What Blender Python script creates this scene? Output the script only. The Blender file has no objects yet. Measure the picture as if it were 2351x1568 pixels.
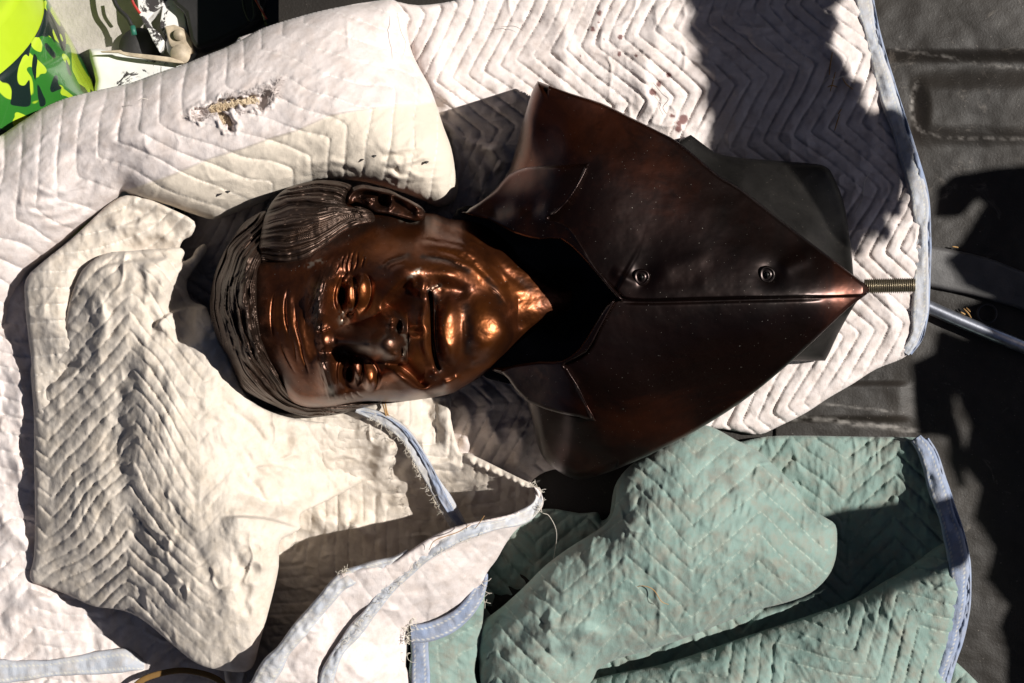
import bpy, math
import numpy as np
from mathutils import Vector

# ------------------------------------------------------------------ units
# authoring unit D: 0.4 mm.  The camera hangs over the truck bed, looking straight down.
U = 0.0004
H = 3600.0                    # camera height over the bed floor, in D
CX, CY = 1175.5, 784.0
sc = bpy.context.scene
R = math.radians

# ------------------------------------------------------------------ camera, sky, sun
cam_d = bpy.data.cameras.new("camera")
cam = bpy.data.objects.new("camera", cam_d)
sc.collection.objects.link(cam)
cam.location = (0, 0, H * U)
cam_d.sensor_width = 36
cam_d.lens = 36.0 * H / 2351.0
cam_d.clip_start = 0.01
cam_d.clip_end = 200
sc.camera = cam

SUN_EL, SUN_AZ = R(45), R(9)
w = bpy.data.worlds.new("World"); sc.world = w; w.use_nodes = True
nt = w.node_tree
bg = nt.nodes["Background"]
sky = nt.nodes.new("ShaderNodeTexSky")
sky.sky_type = 'NISHITA'; sky.sun_disc = False
sky.sun_elevation = SUN_EL
sky.ozone_density = 0; sky.air_density = .25; sky.dust_density = 1.2; sky.altitude = 1200
sky.sun_rotation = math.pi / 2 - SUN_AZ
nt.links.new(sky.outputs[0], bg.inputs[0])
bg.inputs[1].default_value = 0.05
sd_ = bpy.data.lights.new("sun", 'SUN')
sun = bpy.data.objects.new("sun", sd_)
sc.collection.objects.link(sun)
sd_.energy = 5.0; sd_.angle = R(0.55); sd_.color = (1.0, 0.955, 0.89)
sv = Vector((math.cos(SUN_EL) * math.cos(SUN_AZ), math.cos(SUN_EL) * math.sin(SUN_AZ), math.sin(SUN_EL)))
sun.rotation_euler = sv.to_track_quat('Z', 'Y').to_euler()
sun.location = sv * 5
sc.view_settings.view_transform = 'Standard'
sc.view_settings.look = 'None'
sc.view_settings.exposure = 0.36
sc.view_settings.gamma = 1
sc.cycles.max_bounces = 8
sc.cycles.use_denoising = True

# ------------------------------------------------------------------ number helpers
def P(x, y, z):
    """point seen at (x, y) of the top view when it stands z above the floor"""
    k = (H - z) / H
    return ((x - CX) * k * U, -(y - CY) * k * U, z * U)

_rng = np.random.RandomState(7)
_T = _rng.rand(256, 256) * 2 - 1
def vnoise(x, y, seed=0):
    x = np.asarray(x, float) + seed * 17.3; y = np.asarray(y, float) + seed * 31.7
    xi = np.floor(x).astype(int); yi = np.floor(y).astype(int)
    fx = x - xi; fy = y - yi
    fx = fx * fx * fx * (fx * (fx * 6 - 15) + 10); fy = fy * fy * fy * (fy * (fy * 6 - 15) + 10)
    a = _T[xi & 255, yi & 255]; b = _T[(xi + 1) & 255, yi & 255]
    c = _T[xi & 255, (yi + 1) & 255]; d = _T[(xi + 1) & 255, (yi + 1) & 255]
    return (a * (1 - fx) + b * fx) * (1 - fy) + (c * (1 - fx) + d * fx) * fy

def fbm(x, y, seed=0, oct=3):
    s = 0; a = 1; t = 0
    for k in range(oct):
        s = s + a * vnoise(x * 2 ** k, y * 2 ** k, seed + k * 3); t += a; a *= .5
    return s / t

def smooth(pts, closed=False, n=6):
    """Catmull-Rom through the points (rows of any length)"""
    p = np.array(pts, float); N = len(p); out = []
    rng = range(N) if closed else range(N - 1)
    for i in rng:
        if closed:
            a, b, c, d = p[(i - 1) % N], p[i], p[(i + 1) % N], p[(i + 2) % N]
        else:
            b, c = p[i], p[i + 1]
            a = p[i - 1] if i > 0 else 2 * b - c
            d = p[i + 2] if i + 2 < N else 2 * c - b
        for k in range(n):
            t = k / n
            out.append(.5 * ((2 * b) + (-a + c) * t + (2 * a - 5 * b + 4 * c - d) * t * t + (-a + 3 * b - 3 * c + d) * t ** 3))
    if not closed: out.append(p[-1])
    return np.array(out)

def pdist(X, Y, pl, closed=False):
    """distance to a polyline, signed side (right of travel in image axes is +), position 0..1 along it"""
    best = np.full(X.shape, 1e18); side = np.zeros(X.shape); par = np.zeros(X.shape)
    n = len(pl)
    segs = [(i, (i + 1) % n) for i in range(n if closed else n - 1)]
    L = np.array([math.hypot(*(pl[j][:2] - pl[i][:2])) for i, j in segs]); tot = max(L.sum(), 1e-9)
    c = np.concatenate([[0], np.cumsum(L)])
    for k, (i, j) in enumerate(segs):
        ax, ay = pl[i][0], pl[i][1]; bx, by = pl[j][0], pl[j][1]
        dx, dy = bx - ax, by - ay; l2 = dx * dx + dy * dy
        if l2 < 1e-12: continue
        t = np.clip(((X - ax) * dx + (Y - ay) * dy) / l2, 0, 1)
        ex = X - ax - t * dx; ey = Y - ay - t * dy
        d = ex * ex + ey * ey
        m = d < best
        best = np.where(m, d, best)
        side = np.where(m, dx * ey - dy * ex, side)
        par = np.where(m, (c[k] + t * L[k]) / tot, par)
    return np.sqrt(best), np.where(side >= 0, 1.0, -1.0), par

def inside(X, Y, pl):
    r = np.zeros(X.shape, bool); n = len(pl)
    for i in range(n):
        x1, y1 = pl[i][:2]; x2, y2 = pl[(i + 1) % n][:2]
        if y1 == y2: continue
        c = ((y1 > Y) != (y2 > Y)) & (X < (x2 - x1) * (Y - y1) / (y2 - y1) + x1)
        r ^= c
    return r

def rbf(pts, X, Y, lam=0.0):
    """thin-plate surface through (x, y, value) points"""
    p = np.array(pts, float); n = len(p); s = 500.0
    px, py = p[:, 0] / s, p[:, 1] / s
    def K(r2): return .5 * r2 * np.log(r2 + 1e-12)
    A = np.zeros((n + 3, n + 3))
    A[:n, :n] = K((px[:, None] - px) ** 2 + (py[:, None] - py) ** 2) + lam * np.eye(n)
    A[:n, n] = 1; A[:n, n + 1] = px; A[:n, n + 2] = py
    A[n:, :n] = A[:n, n:].T
    wts = np.linalg.solve(A, np.concatenate([p[:, 2], [0, 0, 0]]))
    x = X / s; y = Y / s
    out = wts[n] + wts[n + 1] * x + wts[n + 2] * y
    for i in range(n):
        out = out + wts[i] * K((x - px[i]) ** 2 + (y - py[i]) ** 2)
    return out

def sstep(a, b, x):
    t = np.clip((x - a) / (b - a), 0, 1); return t * t * (3 - 2 * t)

class Field:
    """a relief over an outline; k, ox, oy, oz take its own units to D"""
    def __init__(s, outline, step, k=1.0, ox=0.0, oy=0.0, oz=0.0, n=6, ragged=0):
        pl = smooth(outline, True, n) if n > 1 else np.array(outline, float)
        s.pl = pl; s.k, s.ox, s.oy, s.oz, s.step = k, ox, oy, oz, step
        x0, y0 = pl.min(0)[:2] - 2 * step; x1, y1 = pl.max(0)[:2] + 2 * step
        xs = np.arange(x0, x1 + step, step); ys = np.arange(y0, y1 + step, step)
        s.x0, s.y0 = x0, y0
        X, Y = np.meshgrid(xs, ys)
        d, _, par = pdist(X, Y, pl, True)
        ins = inside(X, Y, pl)
        sd = np.where(ins, d, -d)
        gy, gx = np.gradient(sd, step)
        gl = np.sqrt(gx * gx + gy * gy) + 1e-9
        out = (sd < 0) & (sd > -2.2 * step)
        X = np.where(out, X - sd * gx / gl, X); Y = np.where(out, Y - sd * gy / gl, Y)
        s.cell = ins[:-1, :-1] | ins[1:, :-1] | ins[:-1, 1:] | ins[1:, 1:]
        s.X, s.Y, s.sd = X, Y, np.maximum(sd, 0)
        s.par = par
        s.Z = np.zeros_like(X)
        s.att = {}
    def win(s, pts, m):
        a = np.array(pts, float)
        i0 = max(0, int((a[:, 0].min() - m - s.x0) / s.step)); i1 = min(s.X.shape[1], int((a[:, 0].max() + m - s.x0) / s.step) + 2)
        j0 = max(0, int((a[:, 1].min() - m - s.y0) / s.step)); j1 = min(s.X.shape[0], int((a[:, 1].max() + m - s.y0) / s.step) + 2)
        return (slice(j0, j1), slice(i0, i1))
    def bump(s, cx, cy, rx, ry, amp, rot=0, p=2):
        m = max(rx, ry) * 3
        q = s.win([(cx, cy)], m)
        if s.X[q].size == 0: return s
        c, n = math.cos(R(rot)), math.sin(R(rot))
        dx, dy = s.X[q] - cx, s.Y[q] - cy
        a = (dx * c + dy * n) / rx; b = (-dx * n + dy * c) / ry
        s.Z[q] += amp * np.exp(-(a * a + b * b) ** (p / 2))
        return s
    def stroke(s, pts, w, amp, w2=None, taper=.25, n=5, wob=0):
        """soft ridge (amp > 0) or groove; w2 is its width on the right-hand side of travel"""
        pl = smooth(pts, False, n)
        if w2 is None: w2 = w
        m = 3.2 * max(w, w2)
        q = s.win(pl, m)
        if s.X[q].size == 0: return s
        X, Y = s.X[q], s.Y[q]
        if wob: X = X + wob * vnoise(X / (wob * 4), Y / (wob * 4), 5); Y = Y + wob * vnoise(X / (wob * 4), Y / (wob * 4), 9)
        d, sd, t = pdist(X, Y, pl)
        ww = np.where(sd > 0, w2, w)
        a = amp
        if taper > 0: a = amp * sstep(0, taper, t) * sstep(0, taper, 1 - t)
        s.Z[q] += a * np.exp(-(d / ww) ** 2)
        return s
    def ledge(s, pts, h, w=4, far=60, taper=.15, n=5):
        """raised on the right of travel: a sharp step of h at the line that dies away over `far`"""
        pl = smooth(pts, False, n)
        q = s.win(pl, far * 2.5)
        X, Y = s.X[q], s.Y[q]
        d, sd, t = pdist(X, Y, pl)
        dd = d * sd
        a = sstep(0, taper, t) * sstep(0, taper, 1 - t) if taper > 0 else 1
        s.Z[q] += h * a * sstep(-w, w, dd) * np.exp(-(np.maximum(dd, 0) / far) ** 2)
        return s
    def edge(s, r, drop):
        t = 1 - np.clip(s.sd / r, 0, 1)
        s.Z -= drop * (1 - np.sqrt(np.maximum(1 - t * t, 0)))
        return s
    def level(s, X, Y):
        """height of this relief (D) at D positions"""
        x = ((X - s.ox) / s.k - s.x0) / s.step; y = ((Y - s.oy) / s.k - s.y0) / s.step
        i = np.clip(np.round(x).astype(int), 0, s.Z.shape[1] - 1); j = np.clip(np.round(y).astype(int), 0, s.Z.shape[0] - 1)
        return s.Z[j, i] * s.k + s.oz
    def build(s, name, mat, parent=None, skirt=60, inset=3, floor=None, smooth_shade=True):
        cy, cx = np.nonzero(s.cell)
        W = s.X.shape[1]
        a = cy * W + cx; quads = np.stack([a, a + W, a + W + 1, a + 1], 1)
        used = np.unique(quads); remap = np.full(s.X.size, -1); remap[used] = np.arange(len(used))
        quads = remap[quads]
        x = s.X.ravel()[used] * s.k + s.ox; y = s.Y.ravel()[used] * s.k + s.oy; z = s.Z.ravel()[used] * s.k + s.oz
        nv = len(used)
        kk = (H - z) / H
        co = np.stack([(x - CX) * kk * U, -(y - CY) * kk * U, z * U], 1)
        faces = quads
        atts = {k: v.ravel()[used] for k, v in s.att.items()}
        if skirt:
            e = np.concatenate([quads[:, [0, 1]], quads[:, [1, 2]], quads[:, [2, 3]], quads[:, [3, 0]]])
            key = np.sort(e, 1); kid = key[:, 0].astype(np.int64) * nv + key[:, 1]
            u, idx, cnt = np.unique(kid, return_index=True, return_counts=True)
            be = e[idx[cnt == 1]]
            bv = np.unique(be); mp = np.full(nv, -1); mp[bv] = np.arange(len(bv)) + nv
            mx, my = x[bv], y[bv]
            zz = z[bv] - skirt if floor is None else np.minimum(z[bv] - 2, floor)
            # lean inwards a little
            gyy, gxx = np.gradient(np.where(np.isfinite(s.sd), s.sd, 0), s.step)
            gx = gxx.ravel()[used][bv]; gy = gyy.ravel()[used][bv]; gl = np.sqrt(gx * gx + gy * gy) + 1e-6
            mx = mx + inset * gx / gl; my = my + inset * gy / gl
            k2 = (H - zz) / H
            co2 = np.stack([(mx - CX) * k2 * U, -(my - CY) * k2 * U, zz * U], 1)
            co = np.concatenate([co, co2])
            sk = np.stack([be[:, 1], be[:, 0], mp[be[:, 0]], mp[be[:, 1]]], 1)
            faces = np.concatenate([faces, sk])
            atts = {k: np.concatenate([v, v[bv]]) for k, v in atts.items()}
        me = bpy.data.meshes.new(name)
        me.vertices.add(len(co)); me.vertices.foreach_set("co", co.astype(np.float32).ravel())
        me.loops.add(faces.size); me.loops.foreach_set("vertex_index", faces.astype(np.int32).ravel())
        me.polygons.add(len(faces))
        me.polygons.foreach_set("loop_start", np.arange(0, faces.size, 4, dtype=np.int32))
        me.polygons.foreach_set("loop_total", np.full(len(faces), 4, dtype=np.int32))
        me.polygons.foreach_set("use_smooth", np.full(len(faces), smooth_shade))
        for k, v in atts.items():
            at = me.attributes.new(k, 'FLOAT', 'POINT'); at.data.foreach_set("value", v.astype(np.float32))
        me.update(calc_edges=True); me.validate()
        me.materials.append(mat)
        o = bpy.data.objects.new(name, me); sc.collection.objects.link(o)
        if parent: o.parent = parent
        return o

# ------------------------------------------------------------------ object helpers
def mesh_obj(name, verts, faces, mat, parent=None, smooth_shade=True):
    me = bpy.data.meshes.new(name); me.from_pydata([tuple(v) for v in verts], [], faces); me.update()
    me.materials.append(mat)
    if smooth_shade: me.polygons.foreach_set("use_smooth", [True] * len(me.polygons))
    o = bpy.data.objects.new(name, me); sc.collection.objects.link(o)
    if parent: o.parent = parent
    return o

def tag(o, label, cat, group=None):
    o["label"] = label; o["category"] = cat
    if group: o["group"] = group
    return o

def thing(name, label, cat, loc=(0, 0, 0), group=None):
    o = bpy.data.objects.new(name, None); sc.collection.objects.link(o)
    o.empty_display_size = .02
    return tag(o, label, cat, group)

def tube(pts, r, nseg=10, closed_ends=True, squash=1.0):
    """verts, faces of a tube along world points; r a number or one per point"""
    pts = [Vector(p) for p in pts]; n = len(pts)
    rs = [r] * n if not hasattr(r, '__len__') else list(r)
    V, F = [], []
    up = Vector((0, 0, 1))
    for i in range(n):
        t = (pts[min(i + 1, n - 1)] - pts[max(i - 1, 0)])
        if t.length < 1e-9: t = Vector((1, 0, 0))
        t.normalize()
        a = up if abs(t.dot(up)) < .95 else Vector((1, 0, 0))
        s_ = t.cross(a).normalized(); q = s_.cross(t).normalized()
        for k in range(nseg):
            an = 2 * math.pi * k / nseg
            V.append(pts[i] + s_ * math.cos(an) * rs[i] + q * math.sin(an) * rs[i] * squash)
    for i in range(n - 1):
        for k in range(nseg):
            a = i * nseg + k; b = i * nseg + (k + 1) % nseg
            F.append((a, b, b + nseg, a + nseg))
    if closed_ends:
        F.append(tuple(reversed(range(nseg)))); F.append(tuple(range((n - 1) * nseg, n * nseg)))
    return V, F

# ------------------------------------------------------------------ materials
def newmat(name):
    m = bpy.data.materials.new(name); m.use_nodes = True
    n = m.node_tree; b = n.nodes["Principled BSDF"]
    return m, n, b
def nd(n, t, **kw):
    x = n.nodes.new(t)
    for k, v in kw.items(): setattr(x, k, v)
    return x
def coords(n):
    return nd(n, "ShaderNodeTexCoord").outputs["Object"]
def noise(n, scale, detail=3, rough=.5, dist=0, vec=None):
    x = nd(n, "ShaderNodeTexNoise"); x.inputs["Scale"].default_value = scale
    x.inputs["Detail"].default_value = detail; x.inputs["Roughness"].default_value = rough
    x.inputs["Distortion"].default_value = dist
    n.links.new(vec or coords(n), x.inputs["Vector"])
    return x.outputs[0]
def ramp(n, src, stops):
    r = nd(n, "ShaderNodeValToRGB"); cr = r.color_ramp
    while len(cr.elements) < len(stops): cr.elements.new(.5)
    for e, (p, c) in zip(cr.elements, stops):
        e.position = p
        e.color = (*c, 1) if hasattr(c, '__len__') else (c, c, c, 1)
    n.links.new(src, r.inputs[0]); return r.outputs[0]
def mix(n, fac, a, b, mode='MIX'):
    x = nd(n, "ShaderNodeMix", data_type='RGBA', blend_type=mode)
    for s_, v in ((0, fac), (6, a), (7, b)):
        if hasattr(v, 'is_linked') or hasattr(v, 'links'): n.links.new(v, x.inputs[s_])
        elif s_ == 0: x.inputs[0].default_value = v
        else: x.inputs[s_].default_value = (*v, 1)
    return x.outputs[2]
def attr(n, name):
    a = nd(n, "ShaderNodeAttribute"); a.attribute_name = name; return a.outputs["Fac"]
def math_(n, op, a, b=None):
    x = nd(n, "ShaderNodeMath", operation=op)
    for i, v in enumerate((a, b)):
        if v is None: continue
        if isinstance(v, (int, float)): x.inputs[i].default_value = v
        else: n.links.new(v, x.inputs[i])
    return x.outputs[0]
def bumpn(n, b, src, strength, dist, prev=None):
    x = nd(n, "ShaderNodeBump"); x.inputs["Strength"].default_value = strength; x.inputs["Distance"].default_value = dist
    n.links.new(src, x.inputs["Height"])
    if prev: n.links.new(prev, x.inputs["Normal"])
    n.links.new(x.outputs[0], b.inputs["Normal"]); return x.outputs[0]

def fabric(name, col, col2, dirt, weave=.25, thread=(.9, .88, .84)):
    m, n, b = newmat(name)
    c = mix(n, ramp(n, noise(n, 14, 5, .6), [(.35, 0.), (.68, 1.)]), col, col2)
    c = mix(n, ramp(n, noise(n, 60, 4, .7), [(.42, 0.), (.72, .75)]), c, dirt)
    # specks of grit
    c = mix(n, ramp(n, noise(n, 900, 2, .5), [(.74, 0.), (.80, .6)]), c, tuple(v * .35 for v in dirt))
    c = mix(n, attr(n, 'tone'), c, (.62, .55, .465))
    c = mix(n, attr(n, "seam"), c, thread)
    c = mix(n, attr(n, "stain"), c, (.10, .018, .016))
    n.links.new(c, b.inputs["Base Color"])
    b.inputs["Roughness"].default_value = .92
    b.inputs["Sheen Weight"].default_value = .12
    b.inputs["Sheen Roughness"].default_value = .5
    b.inputs["Specular IOR Level"].default_value = .15
    # weave: two crossed fine bands
    v = coords(n)
    mp = nd(n, "ShaderNodeMapping"); n.links.new(v, mp.inputs[0]); mp.inputs["Scale"].default_value = (1600, 260, 260)
    mp2 = nd(n, "ShaderNodeMapping"); n.links.new(v, mp2.inputs[0]); mp2.inputs["Scale"].default_value = (260, 1600, 260)
    a1 = noise(n, 1, 2, .5, 0, mp.outputs[0]); a2 = noise(n, 1, 2, .5, 0, mp2.outputs[0])
    p = bumpn(n, b, math_(n, 'ADD', a1, a2), weave, .0006)
    bumpn(n, b, noise(n, 170, 5, .65, .6), .28, .0018, p)
    return m

M = {}
M['white'] = fabric('white_cotton', (.64, .575, .555), (.70, .635, .615), (.51, .43, .39))
M['cream'] = fabric('cream_cotton', (.59, .525, .455), (.645, .58, .51), (.47, .40, .32))
M['green'] = fabric('green_cotton', (.18, .262, .236), (.235, .32, .29), (.25, .23, .19), .35, (.36, .42, .36))
M['blue'] = fabric('blue_binding', (.21, .26, .38), (.28, .33, .44), (.30, .30, .32), .4, (.6, .58, .5))
M['paleblue'] = fabric('faded_blue_binding', (.38, .41, .47), (.50, .51, .54), (.42, .37, .32), .4, (.6, .58, .5))
M['wadding'] = fabric('cotton_wadding', (.62, .50, .34), (.72, .62, .48), (.40, .26, .13), .5)
M['thread'] = fabric('loose_thread', (.70, .66, .58), (.75, .70, .62), (.5, .42, .3), .1)
M['straw'] = fabric('dry_straw', (.42, .24, .09), (.52, .33, .14), (.22, .11, .04), .1)

def bronze(name, c0, c1, c2, rough=(.26, .42), metal=.85, coat=.35, scratch=.15, sc1=9):
    m, n, b = newmat(name)
    v = coords(n)
    c = ramp(n, noise(n, sc1, 6, .62, .8, v), [(.30, c0), (.50, c1), (.72, c2)])
    blot = ramp(n, noise(n, 38, 5, .6, 1.5, v), [(.55, 0.), (.75, .55)])
    c = mix(n, blot, c, tuple(x * .4 for x in c0))
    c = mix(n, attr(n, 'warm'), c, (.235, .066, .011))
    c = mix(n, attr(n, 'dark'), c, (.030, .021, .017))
    c = mix(n, attr(n, 'worn'), c, (.075, .048, .036))
    # pale dust specks
    d = ramp(n, noise(n, 650, 1, .4, 0, v), [(.775, 0.), (.80, .7)])
    c = mix(n, d, c, (.45, .40, .34))
    c = mix(n, attr(n, 'dust'), c, (.36, .31, .25))
    n.links.new(c, b.inputs["Base Color"])
    b.inputs["Metallic"].default_value = metal
    r = ramp(n, noise(n, 24, 6, .7, .4, v), [(.3, rough[0]), (.7, rough[1])])
    n.links.new(r, b.inputs["Roughness"])
    b.inputs["Coat Weight"].default_value = coat; b.inputs["Coat Roughness"].default_value = .32
    mp = nd(n, "ShaderNodeMapping"); n.links.new(v, mp.inputs[0]); mp.inputs["Scale"].default_value = (120, 900, 300); mp.inputs["Rotation"].default_value = (0, 0, .5)
    p = bumpn(n, b, noise(n, 1, 3, .6, 0, mp.outputs[0]), scratch * .7, .0003)
    bumpn(n, b, noise(n, 90, 5, .6, 0, v), .12, .0010, p)
    return m
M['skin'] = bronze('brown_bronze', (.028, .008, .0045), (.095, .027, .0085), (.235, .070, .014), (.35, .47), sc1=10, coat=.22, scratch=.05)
M['hair'] = bronze('dark_bronze_hair', (.018, .011, .008), (.038, .022, .015), (.075, .040, .024), (.40, .54), sc1=12, scratch=.2, coat=.12, metal=.85)
M['jacket'] = bronze('dark_bronze_jacket', (.007, .003, .002), (.018, .0052, .0030), (.095, .022, .007), (.27, .38), sc1=6)
M['back'] = bronze('black_bronze', (.014, .013, .012), (.028, .026, .024), (.05, .045, .04), (.42, .6), scratch=.5, coat=.1)

def plain(name, col, rough=.5, metal=0., bump=None, vary=.25, scale=40, spec=.5):
    m, n, b = newmat(name)
    c = mix(n, ramp(n, noise(n, scale, 4, .6), [(.3, 0.), (.7, 1.)]), tuple(x * (1 - vary) for x in col), tuple(min(1, x * (1 + vary)) for x in col))
    n.links.new(c, b.inputs["Base Color"])
    b.inputs["Roughness"].default_value = rough; b.inputs["Metallic"].default_value = metal
    b.inputs["Specular IOR Level"].default_value = spec
    if bump: bumpn(n, b, noise(n, bump[0], 3, .6), bump[1], bump[2])
    return m

# ================================================================== TRUCK BED AND WHAT LIES ROUND IT
M['liner'] = None
m, n_, b_ = newmat('bed_liner_plastic')
v_ = coords(n_)
c_ = ramp(n_, noise(n_, 7, 6, .65, .5, v_), [(.3, (.010, .008, .0065)), (.55, (.018, .0145, .0115)), (.8, (.034, .027, .021))])
c_ = mix(n_, ramp(n_, noise(n_, 22, 8, .75, 1.2, v_), [(.60, 0.), (.78, .55)]), c_, (.24, .21, .18))
c_ = mix(n_, ramp(n_, noise(n_, 420, 2, .5, 0, v_), [(.70, 0.), (.80, .5)]), c_, (.25, .22, .19))
c_ = mix(n_, attr(n_, "scuff_glint"), c_, (.42, .39, .36))
n_.links.new(c_, b_.inputs["Base Color"]); b_.inputs["Roughness"].default_value = .55; b_.inputs["Specular IOR Level"].default_value = .35
p_ = bumpn(n_, b_, noise(n_, 420, 4, .65, 0, v_), .35, .0009)
bumpn(n_, b_, noise(n_, 60, 5, .6, 0, v_), .12, .0015, p_)
M['liner'] = m
M['black'] = plain('black_plastic', (.018, .017, .017), .5, bump=(300, .3, .0006))
M['concrete'] = plain('concrete', (.40, .365, .335), .9, bump=(160, .4, .003), vary=.18, scale=25)
M['grey_plastic'] = plain('grey_plastic', (.075, .072, .072), .5, bump=(700, .35, .0006))
M['steel'] = plain('worn_steel', (.42, .44, .50), .3, .9, vary=.35, scale=90, bump=(200, .2, .0005))
M['rust'] = plain('rusty_cream_metal', (.46, .38, .28), .6, .1, vary=.45, scale=60, bump=(120, .3, .001))
# chipped white paint
m, n_, b_ = newmat('chipped_white_paint'); v_ = coords(n_)
chip = ramp(n_, noise(n_, 26, 7, .72, .8, v_), [(.56, 0.), (.575, 1.)])
c_ = mix(n_, chip, (.74, .73, .71), (.05, .045, .045))
c_ = mix(n_, ramp(n_, noise(n_, 33, 5, .6, 0, v_), [(.66, 0.), (.72, .6)]), c_, (.20, .09, .04))
n_.links.new(c_, b_.inputs["Base Color"]); b_.inputs["Roughness"].default_value = .4
bumpn(n_, b_, chip, .6, -.001); M['paint'] = m

ground = mesh_obj('pavement', [(-60, -60, -.134), (60, -60, -.134), (60, 60, -.134), (-60, 60, -.134)], [(0, 1, 2, 3)], M['concrete'])
ground["kind"] = "structure"

truck = thing('pickup_truck', 'black pickup bed under the blankets, with its chipped white bumper at the top left', 'truck')
# ribbed liner floor
f = Field([(392,-700),(3300,-700),(3300,2300),(392,2300)], 11, n=1)
X, Y = f.X, f.Y
f.Z = np.zeros_like(X) - 4
fine = Field([(1780,-60),(2440,-60),(2440,1640),(1780,1640)], 3.6, n=1)
def floor_h(X, Y):
    z = 0 * X
    endx = 2108 + 10 * np.cos(Y / 40)
    on = lambda a, b, w=14: sstep(a - w, a + w, Y) * (1 - sstep(b - w, b + w, Y))
    z = z + 22 * on(-300, 128, 20) * sstep(1900, 1990, X)
    z = z + 20 * on(182, 312, 30) * sstep(endx - 26, endx + 26, X)
    z = z + 30 * (1 - sstep(985, 1012, Y + (X - 2000) * -.06)) * sstep(780, 830, Y) * 0
    z = z + 3 * fbm(X / 90, Y / 60, 66)
    z = z + 20 * on(880, 962 , 10) * (1 - sstep(2060, 2110, X)) * .6
    z = z + 3 * fbm(X / 90, Y / 90, 61) 
    return z
fine.Z = floor_h(fine.X, fine.Y)
fine.att['scuff_glint'] = np.clip(
    .9 * np.exp(-(pdist(fine.X, fine.Y, smooth([(2106,190),(2096,215),(2094,250),(2102,285),(2120,302)]))[0] / 5) ** 2) * (.25 + .8 * fbm(fine.X / 6, fine.Y / 6, 3)) +  # highlight on the rib's rounded end, painted into the colour
    .8 * np.exp(-(pdist(fine.X, fine.Y, smooth([(2045,112),(2110,120),(2170,130),(2260,148),(2400,160)]))[0] / 4) ** 2) * (.1 + .5 * fbm(fine.X / 9, fine.Y / 6, 8)) +
    .7 * np.exp(-(pdist(fine.X, fine.Y, smooth([(2110,300),(2180,316),(2300,318),(2420,322)]))[0] / 4) ** 2) * (.1 + .5 * fbm(fine.X / 9, fine.Y / 6, 9)) +
    .9 * np.exp(-(pdist(fine.X, fine.Y, smooth([(1820,962),(1900,962),(1960,972),(2040,980),(2110,992)]))[0] / 6) ** 2) * (.3 + .7 * fbm(fine.X / 14, fine.Y / 6, 7)) +
    .6 * np.exp(-(pdist(fine.X, fine.Y, smooth([(1880,925),(1960,935),(2050,945)]))[0] / 2.5) ** 2) * (.3 + .7 * fbm(fine.X / 14, fine.Y / 6, 7)), 0, .9)
fine.build('liner_floor', M['liner'], truck, skirt=20, inset=0)
# the rest of the floor in a few big sheets round the finely shaped piece
def sheet(x0, y0, x1, y1, z, mat, name):
    q = [P(x0, y0, z), P(x1, y0, z), P(x1, y1, z), P(x0, y1, z)]
    lo = [(a, b, c - 30 * U) for a, b, c in q]
    return mesh_obj(name, q + lo, [(0, 3, 2, 1), (0, 1, 5, 4), (1, 2, 6, 5), (2, 3, 7, 6), (3, 0, 4, 7), (4, 5, 6, 7)], mat, truck, False)
sheet(640, -700, 1782, 2300, -6, M['liner'], 'liner_floor')
sheet(2438, -700, 3300, 2300, -6, M['liner'], 'liner_floor')
sheet(1782, -700, 2438, -58, -6, M['liner'], 'liner_floor')
sheet(1782, 1638, 2438, 2300, -6, M['liner'], 'liner_floor')
# side walls and front wall of the bed, out of the picture
def box(name, x0, y0, z0, x1, y1, z1, mat, parent, bev=0):
    a = [((x - CX) * U, -(y - CY) * U, z * U) for z in (z0, z1) for x, y in ((x0, y0), (x1, y0), (x1, y1), (x0, y1))]
    o = mesh_obj(name, a, [(0, 1, 2, 3), (7, 6, 5, 4), (0, 4, 5, 1), (1, 5, 6, 2), (2, 6, 7, 3), (3, 7, 4, 0)], mat, parent, False)
    if bev:
        md = o.modifiers.new('bevel', 'BEVEL'); md.width = bev * U; md.segments = 3
    return o
box('bed_side', 560, -900, -60, 3300, -600, 1350, M['liner'], truck, 40)
box('bed_side', 560, 2200, -60, 3300, 2440, 1350, M['liner'], truck, 40)

# rear corner: painted post, latch pin, hinge plates
def pxpoly(name, pts, z, th, mat, parent, zslope=None, bev=2.5):
    """slab standing at height z with the outline seen at pts"""
    n = len(pts)
    zs = [z] * n if zslope is None else zslope
    top = [P(x, y, zz) for (x, y), zz in zip(pts, zs)]; bot = [(a, b, c - th * U) for a, b, c in top]
    F_ = [tuple(reversed(range(n))), tuple(range(n, 2 * n))] + [(i, (i + 1) % n, n + (i + 1) % n, n + i) for i in range(n)]
    o = mesh_obj(name, top + bot, F_, mat, parent, False)
    if bev:
        md = o.modifiers.new('bevel', 'BEVEL'); md.width = bev * U; md.segments = 2; md.limit_method = 'ANGLE'
    return o
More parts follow.
